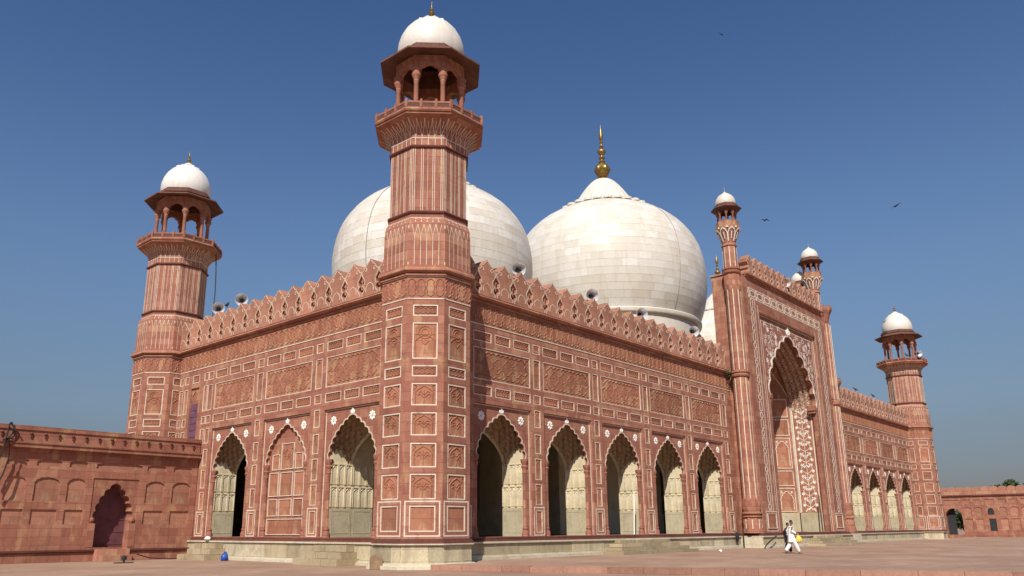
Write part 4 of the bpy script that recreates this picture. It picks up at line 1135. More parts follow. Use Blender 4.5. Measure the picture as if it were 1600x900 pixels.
def minaret(x, y, label, faces, zoff=0.0):
    t = thing('minaret', label, 'minaret', (x, y, 0), 'corner minarets of the prayer hall')
    P = lambda n, rz=0.0, off=(0, 0, 0): link(n, MM[n], t, Vector((x, y, 0)) + Vector(off), rz)
    for n in ('plinth', 'base_moulding', 'lower_shaft', 'cornice', 'fluted_base', 'ring_moulding', 'upper_shaft', 'balcony_corbel', 'balcony', 'ceiling', 'eave', 'dome', 'finial'): P(n)
    P('ring_moulding', 0, (0, 0, 3.54))
    o = [c for c in t.children if c.name.startswith('dome')][0]; sub('lotus_cap', MM['lotus_cap'], o)
    for k in range(8):
        rz = k * PI / 4
        P('inlay_lines', rz)['kind'] = 'stuff'
        rot = Matrix.Rotation(rz, 3, 'Z')
        if k in faces:
            P('facing', rz); P('inlay_frame', rz)
            for nm in ('plinth_slab', 'narrow_plinth_slab'): P(nm, rz)
            F = Face(t, Vector((x, y, 0)) + rot @ Vector((0, -A, 0)), rz)
            for a, b, z0, z1, kd in MM['_panels']: F.panel(a, b, z0, z1, kd, BW=.05)
            n = 4
            for i in range(n): F.put('frieze_relief', frieze_unit(2 * SH / n - .02, .86), -SH + (i + .5) * 2 * SH / n, .015, 12.83)
        for i in range(3):
            c = rot @ Vector(((i - 1) * MM['_bw'], -MM['_ra'], 0))
            r = P('railing', rz, c); sub('railing_screen', MM['railing_screen'], r)
            P('railing_post', rz, rot @ Vector(((i - 1.5) * MM['_bw'], -MM['_ra'], 0)))
        P('column', 0, rot @ Vector((1.66 * TN, -1.66, 0))); P('kiosk_arch', rz)
    return t
# face k looks towards -y turned by k*45 degrees: 0 = front, 7 = front-left, 6 = left
minaret(0, 0, 'tallest-looking minaret at the near corner of the hall, standing in the foreground', (0, 1, 6, 7, 5))
minaret(0, D, 'minaret at the far left end of the side wall, behind the low wall', (0, 7, 6, 5, 4))
minaret(L, 0, 'small distant minaret at the right end of the arcade beyond the portal', (0, 7, 6, 1, 2))

# ------------------------------------------------------------------ great domes
DOME_PROF = [(9.10, 13.8), (9.10, 21.45), (9.40, 21.5), (9.45, 21.62), (9.45, 21.85), (9.36, 21.95), (9.25, 22.0)]
BODY = [(9.30, 22.0), (9.58, 22.7), (9.92, 23.8), (10.18, 25.2), (10.27, 26.6), (10.22, 27.8), (10.0, 29.2), (9.58, 30.5), (8.95, 31.6), (8.2, 32.55), (7.2, 33.45), (6.1, 34.15), (5.1, 34.65), (4.4, 34.95)]
def dense(p, n):
    P = [np.array(a, float) for a in p]; P = [2 * P[0] - P[1]] + P + [2 * P[-1] - P[-2]]; out = []
    for i in range(1, len(P) - 2):
        for k in range(n):
            t = k / n; a, b, c, dd = P[i - 1], P[i], P[i + 1], P[i + 2]
            out.append(tuple(.5 * (2 * b + (c - a) * t + (2 * a - 5 * b + 4 * c - dd) * t * t + (3 * b - a - 3 * c + dd) * t ** 3)))
    out.append(tuple(P[-2])); return out

def great_dome(x, y, k, zc, label, blocks=300):
    """k scales the central dome; zc is the height of the widest ring (26.7 on the central one)."""
    T = lambda p: [(r * k, zc + (z - 26.7) * k) for r, z in p]
    t = thing('dome', label, 'dome', (x, y, 13.8), 'white marble domes on the roof')
    loc = (x, y, 0)
    drum = [(r * k, (zc + (z - 26.7) * k) if z > 14 else 13.7) for r, z in DOME_PROF]
    B = MB(); B.lathe(drum, 72); link('drum', B.mesh('drum', M['dome'], True, 30), t, loc)
    body = dense(T(BODY), 6)
    B = MB(); B.lathe([(r - .05, z) for r, z in body], 72); link('shell', B.mesh('shell', M['mortar'], True, 80), t, loc)
    # marble courses
    Ls = [0]
    for a, b in zip(body, body[1:]): Ls.append(Ls[-1] + math.hypot(b[0] - a[0], b[1] - a[1]))
    tot = Ls[-1]; nc = round(tot / (.74 if k > .9 else .66)); rr = random.Random(int(x * 10))
    ra, za = [p[0] for p in body], [p[1] for p in body]
    cells = []
    for i in range(nc):
        s0, s1 = tot * i / nc + .008, tot * (i + 1) / nc - .008
        r0, z0 = np.interp(s0, Ls, ra), np.interp(s0, Ls, za); r1, z1 = np.interp(s1, Ls, ra), np.interp(s1, Ls, za)
        n = max(14, round(2 * PI * (r0 + r1) / 2 / (1.5 if i % 3 else 1.15)))
        ph = rr.random()
        tn = Vector((r1 - r0, z1 - z0)).normalized(); nrm = (tn.y, -tn.x)
        for j in range(n): cells.append((i, n, 2 * PI * (j + ph) / n, r0, z0, r1, z1, nrm))
    cd = CAM_LOC - Vector((x, y, 0))
    def score(c):
        a = c[2]; P = Vector((x + c[3] * math.cos(a), y + c[3] * math.sin(a), c[4])); v = (CAM_LOC - P)
        nn = Vector((math.cos(a) * c[7][0], math.sin(a) * c[7][0], c[7][1]))
        return -(nn.dot(v.normalized())) if c[4] > 18.2 else 1
    cells.sort(key=score)
    def block(c, rot):
        i, n, a0, r0, z0, r1, z1, nrm = c
        hw = PI / n; e = .007; vs = []; nv = []
        dep = rr.uniform(-.006, .006) if rot else 0
        for r, z in ((r0, z0), (r1, z1)):
            for dd in (0.0, -.07):
                for q in (-1, 0, 1):
                    aa = (a0 if rot else 0) + q * (hw - e / max(r, .1)); R_ = r + (dd + dep) * nrm[0]; Z_ = z + (dd + dep) * nrm[1]
                    vs.append((R_ * math.cos(aa), R_ * math.sin(aa), Z_)); nv.append((math.cos(aa) * nrm[0], math.sin(aa) * nrm[0], nrm[1]))
        fs = [(0, 1, 7, 6), (1, 2, 8, 7), (0, 6, 9, 3), (2, 5, 11, 8), (6, 7, 10, 9), (7, 8, 11, 10), (0, 3, 4, 1), (1, 4, 5, 2)]
        return vs, fs, nv
    shared = {}
    for c in cells[:blocks]:
        if c[0] not in shared:
            vs, fs, nv = block(c, False); me = bpy.data.meshes.new('block'); me.from_pydata(vs, [], fs); finish(me, M['dome'], True, 0)
            me.normals_split_custom_set_from_vertices(nv); shared[c[0]] = me
        link('marble_block', shared[c[0]], t, loc, c[2])
    V, Fc, NV, tone = [], [], [], []
    for c in cells[blocks:]:
        vs, fs, nv = block(c, True); o = len(V); V += vs; NV += nv; Fc += [tuple(i + o for i in f) for f in fs]; tone += [rr.random()] * len(vs)
    me = bpy.data.meshes.new('marble_blocks'); me.from_pydata(V, [], Fc); finish(me, M['dome'], True, 0)
    at = me.attributes.new('tone', 'FLOAT', 'POINT'); at.data.foreach_set('value', tone)
    me.normals_split_custom_set_from_vertices(NV)
    o = link('marble_blocks', me, t, loc); o['kind'] = 'stuff'
    # ribbed lotus cap, its scalloped rim, the gilt finial
    cap = T([(4.75, 34.88), (4.7, 35.0), (4.1, 35.2), (3.55, 35.55), (3.1, 36.05), (2.7, 36.7), (2.28, 37.35), (1.85, 37.95), (1.42, 38.45), (1.0, 38.8), (.65, 38.96)])
    B = MB(); B.lathe(cap, 120, mod=lambda tt, z: 1 + .045 * (abs(math.cos(14 * tt)) - .5) * (z > cap[1][1] + .02), cap1=True)
    o = link('lotus_cap', B.mesh('lotus_cap', M['dome'], True, 50), t, loc)
    B = MB(); r0, z0 = cap[0]
    for i in range(28):
        a = 2 * PI * i / 28; n8 = 8
        ring = [(1 + .075 * math.cos(q) , .10 * math.sin(q)) for q in [PI * 2 * j / n8 for j in range(n8)]]
        vs = [((r0 * rr_ * math.cos(a + aa), r0 * rr_ * math.sin(a + aa), z0 + .18 * k)) for rr_, aa in ring] + [((r0 * rr_ * math.cos(a + aa), r0 * rr_ * math.sin(a + aa), z0 - .05 * k)) for rr_, aa in ring]
        B.add(vs, [tuple(range(8)), tuple(range(15, 7, -1))] + [(j, (j + 1) % 8, 8 + (j + 1) % 8, 8 + j) for j in range(8)])
    q = sub('petal_rim', B.mesh('petal_rim', M['dome']), o); q['kind'] = 'stuff'
    fin = T([(.62, 38.85), (.72, 38.98), (.5, 39.1), (.3, 39.2), (.45, 39.32), (.6, 39.5)] + [(.5 + .36 * math.sin(PI * i / 8), 39.55 + 1.3 * i / 8) for i in range(9)] + [(.32, 41.0), (.42, 41.12), (.22, 41.25), (.18, 41.45), (.38, 41.6), (.2, 41.72), (.16, 41.95)] + [(.2 + .28 * math.sin(PI * i / 6), 42.0 + .75 * i / 6) for i in range(7)] + [(.14, 42.85), (.26, 42.98), (.12, 43.12), (.12, 43.4), (.22, 43.55), (.1, 43.7), (.2, 44.0), (.24, 44.3), (.15, 44.8), (.05, 45.3), (.01, 45.75)])
    B = MB(); B.lathe(fin, 24, mod=lambda tt, z: 1 + .05 * math.cos(12 * tt) * (fin[6][1] < z < fin[14][1]), cap1=True)
    link('finial', B.mesh('finial', M['brass'], True, 50), t, loc)
    return t
dm = great_dome(42.3, 16.9, 1.0, 26.6, 'largest white marble dome, in the middle, with a tall gilt finial')
dl = great_dome(16.3, 16.6, .788, 22.0, 'white marble dome half hidden behind the near minaret')
great_dome(68.3, 16.6, .788, 22.0, 'white marble dome mostly hidden behind the portal, only its edge and finial showing', 60)
def dome_cable(t, x, y, k, zc, az, rest):
    pts = []
    for i, (r, z) in enumerate(dense([(r * k, zc + (z - 26.7) * k) for r, z in BODY], 3)): pts.append((x + (r + .04) * math.cos(az + .0016 * i), y + (r + .04) * math.sin(az + .0016 * i), z))
    B = MB(); B.tube(pts, .022, 4); o = link('conductor_cable', B.mesh('conductor_cable', M['lead']), t)
    o.location = -Vector((x, y, 13.8)); 
dome_cable(dm, 42.3, 16.9, 1.0, 26.6, math.radians(-105), 0)
dome_cable(dl, 16.3, 16.6, .788, 22.0, math.radians(-172), 0)
# small dark vent with a light in the drum of the middle dome
B = MB(); B.box(-.45, .45, -.25, .05, 0, 1.0); 
_az = math.radians(-73); o = link('drum_vent', B.mesh('drum_vent', M['horn_dark']), dm, (42.3 + 9.1 * math.cos(_az), 16.9 + 9.1 * math.sin(_az), 19.3), _az + PI / 2)

# ------------------------------------------------------------------ left courtyard wall
def niche_outline(x0, x1, z0, z1, foil=True):
    w = (x1 - x0) / 2; c = (x0 + x1) / 2
    if not foil: return [(x0, z0), (x1, z0), (x1, z1), (x0, z1)]
    zs = z1 - min(.42, (z1 - z0) * .4)
    n = 7; top = []
    for i in range(n):
        a0, a1 = PI * i / n, PI * (i + 1) / n
        for k in range(3):
            t = k / 3; a = a0 + (a1 - a0) * t; b = 1 + .05 * math.sin(PI * t)
            top.append((c + w * math.cos(a) * b * .97, zs + (z1 - zs) * math.sin(a) ** .8 * b * .95))
    top.append((c - w * .97, zs))
    return [(x0, z0), (x1, z0)] + top

def courtyard_wall(label, F, t, u0, u1, zc, zt, rows, doors, ledge, merl):
    holes = []; pan = []
    for (a, b, z0, z1, foil) in rows:
        holes.append(niche_outline(a, b, z0, z1, foil)); pan.append((a, b, z0, z1))
    for dd in doors: holes.append(dd)
    B = MB(); B.prism([(u0, ledge), (u1, ledge), (u1, zc), (u0, zc)], holes, .055, .13, back=False); F.put('facing', B.mesh('facing', M['red']))
    for a, b, z0, z1 in pan:
        me = cached(('wp', round(b - a, 2), round(z1 - z0, 2)), lambda: (lambda q: (q.box(-(b - a) / 2 - .06, (b - a) / 2 + .06, 0, .04, -(z1 - z0) / 2 - .06, (z1 - z0) / 2 + .06), q.mesh('niche_panel', M['weathered']))[1])(MB()))
        F.put('niche_panel', me, (a + b) / 2, -.125, (z0 + z1) / 2)
    return

YW = 21.1
LWALL = thing('courtyard_wall', 'low red sandstone wall with rows of shallow arched niches at the left', 'wall', (-10, YW, 0))
FL = Face(LWALL, (0, YW, 0), 0.0)
def left_wall():
    u0, u1 = -26.0, -.16
    xs = [(-11.32, -10.22), (-9.82, -8.46), (-8.06, -7.04), (-3.48, -2.26), (-1.78, -.56)]
    x = -11.32
    while x > u0 + 2: xs.append((x - 1.62, x - .5)); x -= 1.62
    rows = []
    for a, b in xs: rows += [(a, b, 3.32, 4.65, True), (a, b, 2.06, 2.87, False), (a, b, 5.26, 5.62, True)]
    rows.append((-6.55, -3.76, 5.26, 5.62, True))
    fr = [(-6.62, .76), (-3.90, .76), (-3.90, 4.70), (-6.62, 4.70)]
    courtyard_wall('', FL, LWALL, u0, u1, 6.12, 7.4, rows, [fr], .66, None)
    # doorway: cusped arch in its frame, deep recess and a maroon door
    ar = foils(1.10, 2.35, 4.45, 5, .24, 5)
    B = MB(); B.prism(notch(-1.36, 1.36, .76, 4.70, 1.10, ar), [], .10, 1.1); FL.put('door_arch', B.mesh('door_arch', M['red']), -5.26)
    B = MB(); B.box(-1.3, 1.3, .95, 1.05, .7, 4.6)
    dd = FL.put('door', B.mesh('door', M['door']), -5.26)
    for i in range(5):
        B = MB(); B.box(-1.1, 1.1, .93, .96, .9 + i * .7, 1.0 + i * .7); sub('door_rail', B.mesh('door_rail', M['door']), dd)
    for s in (-1, 1):
        B = MB(); B.box(-.2, .2, -.08, .4, 0, 1.35); B.lathe([(.12, 1.35), (.2, 1.5), (.2, 1.6), (.12, 1.7)], 10, cy=.1); FL.put('door_jamb', B.mesh('door_jamb', M['red']), -5.26 + s * 1.2, -.12, .76)
    # core, ledge moulding, foot, cornice, coping
    B = MB(); B.box(u0, -6.62, .13, 1.1, 0, 6.12); B.box(-3.90, u1, .13, 1.1, 0, 6.12); B.box(-6.62, -3.90, .13, 1.1, 4.70, 6.12); B.box(-6.62, -3.90, .13, 1.1, 0, .74)
    FL.put('wall', B.mesh('wall', M['red']))
    B = MB(); B.box(u0, u1, -.06, .14, -.02, .50); FL.put('foot', B.mesh('foot', M['red']))
    B = MB(); B.box(u0, u1, -.12, .14, .50, .56); B.box(u0, u1, -.16, .14, .56, .655); FL.put('ledge', B.mesh('ledge', M['dark_red']))
    B = MB(); B.box(u0, u1, -.10, .9, 6.12, 6.2); B.box(u0, u1, -.25, .9, 6.2, 6.42); B.box(u0, u1, -.30, .9, 6.416, 6.52); FL.put('cornice', B.mesh('cornice', M['red']))
    B = MB(); B.box(u0, u1, -.04, .8, 6.52, 7.18); B.box(u0, u1, -.10, .9, 7.18, 7.42); FL.put('parapet', B.mesh('parapet', M['red']))
    me = cached('studm', lambda: (lambda b: (b.lathe([(.02, .10), (.07, .06), (.09, 0), (.07, -.05), (.02, -.1)], 8), b.box(-.035, .035, -.05, .05, -.22, -.04), b.mesh('drain_stud', M['dark_red'], True))[2])(MB()))
    n = int((u1 - u0) / .745)
    for i in range(n): FL.put('drain_stud', me, u1 - .5 - i * .745, .06, 6.98)
    # steps up to the door
    for i, (a, b, z, o) in enumerate(((-6.2, -4.3, .66, .5), (-6.05, -4.35, .34, .95))):
        B = MB(); B.box(a, b, -o, 0, 0, z); FL.put('door_step', B.mesh('door_step', M['weathered']))
left_wall()

XW = 105.0
RWALL = thing('courtyard_wall', 'distant red sandstone wall with rounded merlons beyond the right minaret', 'wall', (XW, 0, 0))
FR = Face(RWALL, (XW, 0, 0), -PI / 2)       # u runs towards -y
def right_wall():
    u0, u1 = -26.0, 34.0
    rows = []
    arch = [(-2.2, .55), (-.05, .55)] + [(-1.125 + 1.075 * math.cos(a), 2.9 + 1.3 * math.sin(a)) for a in [PI * i / 10 for i in range(11)]]
    arch = [(-2.2, .55), (-.05, .55)] + arch[2:]
    w1 = [(3.15, 3.25), (3.95, 3.25)] + [(3.55 + .4 * math.cos(a), 3.7 + .45 * math.sin(a)) for a in [PI * i / 8 for i in range(9)]]
    w2 = [(3.2, 1.05), (4.05, 1.05), (4.05, 2.7), (3.2, 2.7)]
    xs = [(.25, 1.2), (1.55, 2.5), (4.6, 5.5), (5.85, 6.9), (7.25, 8.2)]
    x = 8.55
    while x < u1 - 1.2: xs.append((x, x + .95)); x += 1.3
    x = -3.5
    while x > u0 + 1.2: xs.append((x, x + .95)); x -= 1.3
    for a, b in xs: rows += [(a, b, 3.1, 4.3, True), (a, b, 1.2, 2.7, False), (a, b, 4.75, 5.35, False)]
    rows += [(-2.1, -.2, 4.75, 5.35, False), (3.0, 4.15, 4.75, 5.35, False)]
    courtyard_wall('', FR, RWALL, u0, u1, 5.85, 7.1, rows, [arch, w1, w2], .5, None)
    full = [(u0, 0), (u1, 0), (u1, 5.85), (u0, 5.85)]
    B = MB(); B.prism(full, [arch], .13, .9); FR.put('wall', B.mesh('wall', M['red']))
    for o in (w1, w2):
        B = MB(); xs_ = [p[0] for p in o]; zs_ = [p[1] for p in o]
        B.box(min(xs_), max(xs_), .115, .128, min(zs_), max(zs_)); FR.put('window', B.mesh('window', M['horn_dark']))
    B = MB(); B.box(u0, u1, -.10, .15, 0, .52); FR.put('foot', B.mesh('foot', M['red']))
    B = MB(); B.box(u0, u1, -.12, .9, 5.85, 6.02); FR.put('cornice', B.mesh('cornice', M['dark_red']))
    B = MB(); B.box(u0, u1, .05, .6, 6.02, 6.5); FR.put('parapet', B.mesh('parapet', M['weathered']))
    me = cached('rm', lambda: (lambda b: (b.prism([(-.5, 0), (.5, 0), (.52, .2)] + [(.5 * math.cos(a), .25 + .40 * math.sin(a) ** .8) for a in [PI * i / 8 for i in range(1, 8)]] + [(-.52, .2)], [], 0, .5), b.mesh('merlon', M['weathered']))[1])(MB()))
    x = u0 + .6
    while x < u1: FR.put('merlon', me, x, -.06, 6.5); x += 1.06
    # jamb of the archway
    B = MB(); B.box(-2.25, -2.15, -.05, 1.5, .5, 4.2); FR.put('archway_jamb', B.mesh('archway_jamb', M['red']))
    B = MB(); B.box(-2.2, -1.1, .8, .9, .5, 4.3); FR.put('gate', B.mesh('gate', M['horn_dark']))
right_wall()

# ------------------------------------------------------------------ trees beyond the right wall
def tree(name, label, x, y, h, r, seed, n=1500, ls=.3):
    t = thing(name, label, 'tree', (x, y, 0), 'trees beyond the right courtyard wall')
    rr = random.Random(seed); B = MB()
    B.tube([(0, 0, 0), (.1, 0, h * .3), (0, .1, h * .55), (.1, 0, h * .8)], [.32, .25, .17, .06], 8)
    cl = []
    for i in range(9):
        a = rr.uniform(0, 2 * PI); q = Vector((r * .62 * math.cos(a) * rr.uniform(.3, 1), r * .62 * math.sin(a) * rr.uniform(.3, 1), h * rr.uniform(.3 if h < 5 else .55, .9)))
        B.tube([(0, 0, h * .4), tuple(q * .6 + Vector((0, 0, h * .2))), tuple(q)], [.14, .08, .03], 5); cl.append((q, rr.uniform(.35, .6) * r))
    link('trunk', B.mesh('trunk', M['bark'], True), t, (x, y, 0))
    B = MB()
    for i in range(n):
        q, cr_ = rr.choice(cl); v = Vector((rr.gauss(0, 1), rr.gauss(0, 1), rr.gauss(0, 1))).normalized() * cr_ * rr.uniform(.55, 1.05)
        p = q + Vector((v.x, v.y, v.z * .75)); a = Vector((rr.gauss(0, 1), rr.gauss(0, 1), rr.gauss(0, .6))).normalized(); b = a.cross(Vector((rr.gauss(0, 1), rr.gauss(0, 1), rr.gauss(0, 1)))).normalized()
        s = ls * rr.uniform(.6, 1.3)
        B.add([p - a * s, p + b * s * .5, p + a * s, p - b * s * .5], [(0, 1, 2, 3)])
    link('crown', B.mesh('crown', M['leaf']), t, (x, y, 0))
tree('broadleaf_tree', 'larger round tree crown rising over the right courtyard wall', 140, 1.4, 10.0, 3.6, 1, 2600, .30)
tree('broadleaf_tree', 'smaller tree crown just right of the larger one over the wall', 141, -4.8, 9.6, 2.6, 2, 1500, .28)
tree('garden_bush', 'green bush seen through the archway in the right wall', 113, 1.6, 4.4, 2.6, 3, 2600, .22)

# ------------------------------------------------------------------ loose stone steps and rubble
def steps(label, F, u, n, w, zt, depth, zb, seed):
    o = F.at(u, 0, zb); t = thing('stone_steps', label, 'steps', o, 'worn stone steps against the plinth'); t.rotation_euler = (0, 0, F.rz)
    rr = random.Random(seed); h = (zt - zb) / n
    for i in range(n):
        dd = depth * (n - i) / n; ww = w * (1 - .12 * i) ; cells = 3 if w > 2.4 else 2; x = -ww / 2
        for c in range(cells):
            l = ww / cells * rr.uniform(.85, 1.1) if c < cells - 1 else ww / 2 - x
            B = MB(); j = rr.uniform(-.05, .05)
            B.box(x + .008, x + l - .008, -.36 - dd - j, -.30, i * h, (i + 1) * h - rr.uniform(.004, .02), skip='k')
            q = bpy.data.objects.new('step_block', B.mesh('step_block', M['stepstone'])); COL.objects.link(q); q.parent = t; x += l
FS = F3
steps('rubble stone steps at the left end of the plinth, by the blue bag', FS, -18.1, 3, 3.2, .95, 1.3, 0, 1)
steps('worn stone steps at the side plinth, below the archway next to the near minaret', FS, -5.9, 3, 3.6, .95, 1.3, 0, 2)
steps('yellowed stone steps below the third and fourth front arches', F1, 18.2, 4, 9.0, 1.02, 1.6, PLAT, 3)
steps('broad yellowed stone steps in front of the portal', Face(None, (XC, YP + .2, 0), 0), 3.0, 4, 9.5, 1.02, 1.7, PLAT, 4)

# ------------------------------------------------------------------ loudspeakers
def horn_mesh():
    def f():
        pr = [(.09, .46), (.13, .36), (.21, .24), (.30, .11), (.38, -.02), (.42, -.10), (.435, -.12), (.41, -.11)]
        B = MB()
        R = [[(r * math.cos(2 * PI * j / 24), z, r * math.sin(2 * PI * j / 24)) for j in range(24)] for r, z in pr]
        B.rings(R); return B.mesh('bell', M['horn'], True, 60)
    return cached('bell', f)
def horn_core():
    def f():
        B = MB(); R = [[(r * math.cos(2 * PI * j / 14), z, r * math.sin(2 * PI * j / 14)) for j in range(14)] for r, z in ((.005, .16), (.07, .18), (.09, .24), (.08, .4), (.16, .46), (.16, .66), (.01, .68))]
        B.rings(R); return B.mesh('driver', M['horn_dark'], True, 40)
    return cached('drv', f)
def horn_bracket():
    def f():
        B = MB(); B.box(-.03, .03, .25, .31, -.75, .05); B.box(-.12, .12, .23, .33, -.12, -.05); return B.mesh('bracket', M['horn_dark'])
    return cached('hbr', f)
def horn(label, loc, az, tilt=-8, s=1.0):
    loc = (loc[0], loc[1], loc[2] + .12)
    t = thing('horn_loudspeaker', label, 'loudspeaker', loc, 'horn loudspeakers on the parapets')
    t.rotation_euler = (0, 0, az)
    for n, me in (('bell', horn_mesh()), ('driver', horn_core()), ('bracket', horn_bracket())):
        o = sub(n, me, t); o.scale = (s * .95, s * .95, s * .95)
        if n != 'bracket': o.rotation_euler = (math.radians(-tilt), 0, 0)

HZ = -PI / 2 * 0
for lab, x, y, z, az, tl in (
        ('horn loudspeaker on the front parapet nearest the near minaret, against the left dome', 7.1, -.1, 16.05, -.75, -10),
        ('horn loudspeaker on the front parapet below the middle of the largest dome', 14.43, -.1, 16.05, -.75, -10),
        ('horn loudspeaker on the front parapet below the right part of the largest dome', 20.4, -.1, 16.0, -.7, -10),
        ('horn loudspeaker on the front parapet beside the dark drum vent, nearest the portal', 27.9, -.1, 16.1, -.75, -10),
        ('horn loudspeaker on the right arcade parapet tight against the portal', 57.7, -.1, 16.0, -.8, -10),
        ('horn loudspeaker on the portal parapet among its merlons', 42.5, -2.0, 22.95, -.7, -10),
        ('right-hand horn loudspeaker of the two on the side wall parapet', -.1, 17.5, 16.15, -.6, -10),
        ('left-hand horn loudspeaker of the two on the side wall parapet, by the far minaret', -.1, 20.4, 16.1, -.55, -10),
        ('horn loudspeaker on the balcony of the distant right minaret', 83.0, -2.55, 22.75, -.6, -10)):
    horn(lab, (x, y, z), az, tl)

# ------------------------------------------------------------------ birds
def bird_flying(label, loc, yaw, roll, span):
    t = thing('bird', label, 'bird', loc, 'birds flying in the sky')
    B = MB(); k = span / 2
    R = []
    for x, r in ((-.30, .01), (-.22, .05), (-.05, .085), (.12, .075), (.2, .05), (.24, .055), (.29, .035), (.34, .008)):
        R.append([(x * span, r * span * .7 * math.cos(2 * PI * j / 8), r * span * .6 * math.sin(2 * PI * j / 8)) for j in range(8)])
    B.rings(R, True, True, True)
    B.add([(-.2 * span, .05 * span, 0), (-.2 * span, -.05 * span, 0), (-.42 * span, -.12 * span, 0), (-.42 * span, .12 * span, 0), (-.2 * span, 0, .02 * span)], [(0, 1, 2, 3), (0, 4, 1), (1, 4, 2), (2, 4, 3), (3, 4, 0)])
    o = link('body', B.mesh('body', M['bird'], True), None); o.parent = t; o.rotation_euler = (roll, 0, yaw)
    for s in (-1, 1):
        B = MB(); st = [(.03, .17, .02), (.35, .18, .07), (.65, .14, .06), (1.0, .03, .0)]; R = []
        for q, c, z in st:
            y = s * q * k; R.append([(.08 * span + c * span * .45 - q * .06 * span, y, z * span), (.08 * span - q * .06 * span, y, z * span + .012 * span), (.08 * span - c * span * .75 - q * .06 * span, y, z * span - .004)])
        B.rings(R, True, True, True); o = link('wing', B.mesh('wing', M['bird'], True), None); o.parent = t; o.rotation_euler = (roll, 0, yaw)
bird_flying('tiny dark bird highest in the sky, above the largest dome', (42.8, 2.1, 50.7), -.1, .75, .85)
bird_flying('dark bird with level wings gliding just right of the left portal turret', (78.0, 13.4, 43.7), .85, .06, 1.35)
bird_flying('dark bird banking with one wing up, above the right minaret', (74.1, -4.5, 39.6), .8, -.5, 1.6)
def bird_perched(label, loc, yaw):
    t = thing('crow', label, 'bird', loc, 'crows perched on the roofline'); t.rotation_euler = (0, 0, yaw)
    B = MB(); R = []
    for x, z, r in ((-.30, .10, .02), (-.2, .13, .05), (-.05, .19, .10), (.07, .26, .10), (.13, .36, .06), (.17, .41, .06), (.22, .42, .035), (.30, .40, .006)):
        R.append([(x, r * math.cos(2 * PI * j / 8), z + r * math.sin(2 * PI * j / 8)) for j in range(8)])
    B.rings(R, True, True, True); o = sub('body', B.mesh('body', M['bird'], True), t)
    for s in (-1, 1):
        B = MB(); B.tube([(.02, s * .04, 0), (0, s * .04, .14)], .012, 5); sub('leg', B.mesh('leg', M['bird']), t)
bird_perched('crow perched on the side parapet between the two loudspeakers', (-.1, 19.3, 16.05), .6)
bird_perched('crow perched on the front parapet of the right arcade, left of its pair', (64.4, -.1, 16.05), 2.0)
bird_perched('crow perched on the right arcade parapet nearer the right minaret', (70.4, -.1, 16.05), 1.2)
bird_perched('crow on the capital of the right portal turret', (52.4, -1.5, 25.8), -.6)
bird_perched('crow on the balcony edge of the right minaret', (82.2, -1.3, 22.5), 2.2)

# ------------------------------------------------------------------ people
def skin_mesh(name, nodes, edges, mat, sub_lv=2):
    me = bpy.data.meshes.new(name)
    me.from_pydata([n[:3] for n in nodes], edges, [])
    o = bpy.data.objects.new(name + '_tmp', me); COL.objects.link(o)
    m = o.modifiers.new('skin', 'SKIN'); m.use_smooth_shade = True
    if not me.skin_vertices: 
        bm = bmesh.new(); bm.from_mesh(me); bm.verts.layers.skin.verify(); bm.to_mesh(me); bm.free()
    for v, n in zip(me.skin_vertices[0].data, nodes):
        v.radius = (n[3], n[4] if len(n) > 4 else n[3]); v.use_root = False
    me.skin_vertices[0].data[0].use_root = True
    s = o.modifiers.new('sub', 'SUBSURF'); s.levels = sub_lv; s.render_levels = sub_lv
    dg = bpy.context.evaluated_depsgraph_get(); dg.update()
    out = bpy.data.meshes.new_from_object(o.evaluated_get(dg), depsgraph=dg)
    bpy.data.objects.remove(o); out.name = name
    out.materials.clear()
    finish(out, mat, True, 0)
    return out

def ell(B, rows, seg=16):
    """rows: (cx, cy, z, rx, ry)"""
    B.rings([[(cx + rx * math.cos(2 * PI * j / seg), cy + ry * math.sin(2 * PI * j / seg), z) for j in range(seg)] for cx, cy, z, rx, ry in rows], True, True, True)

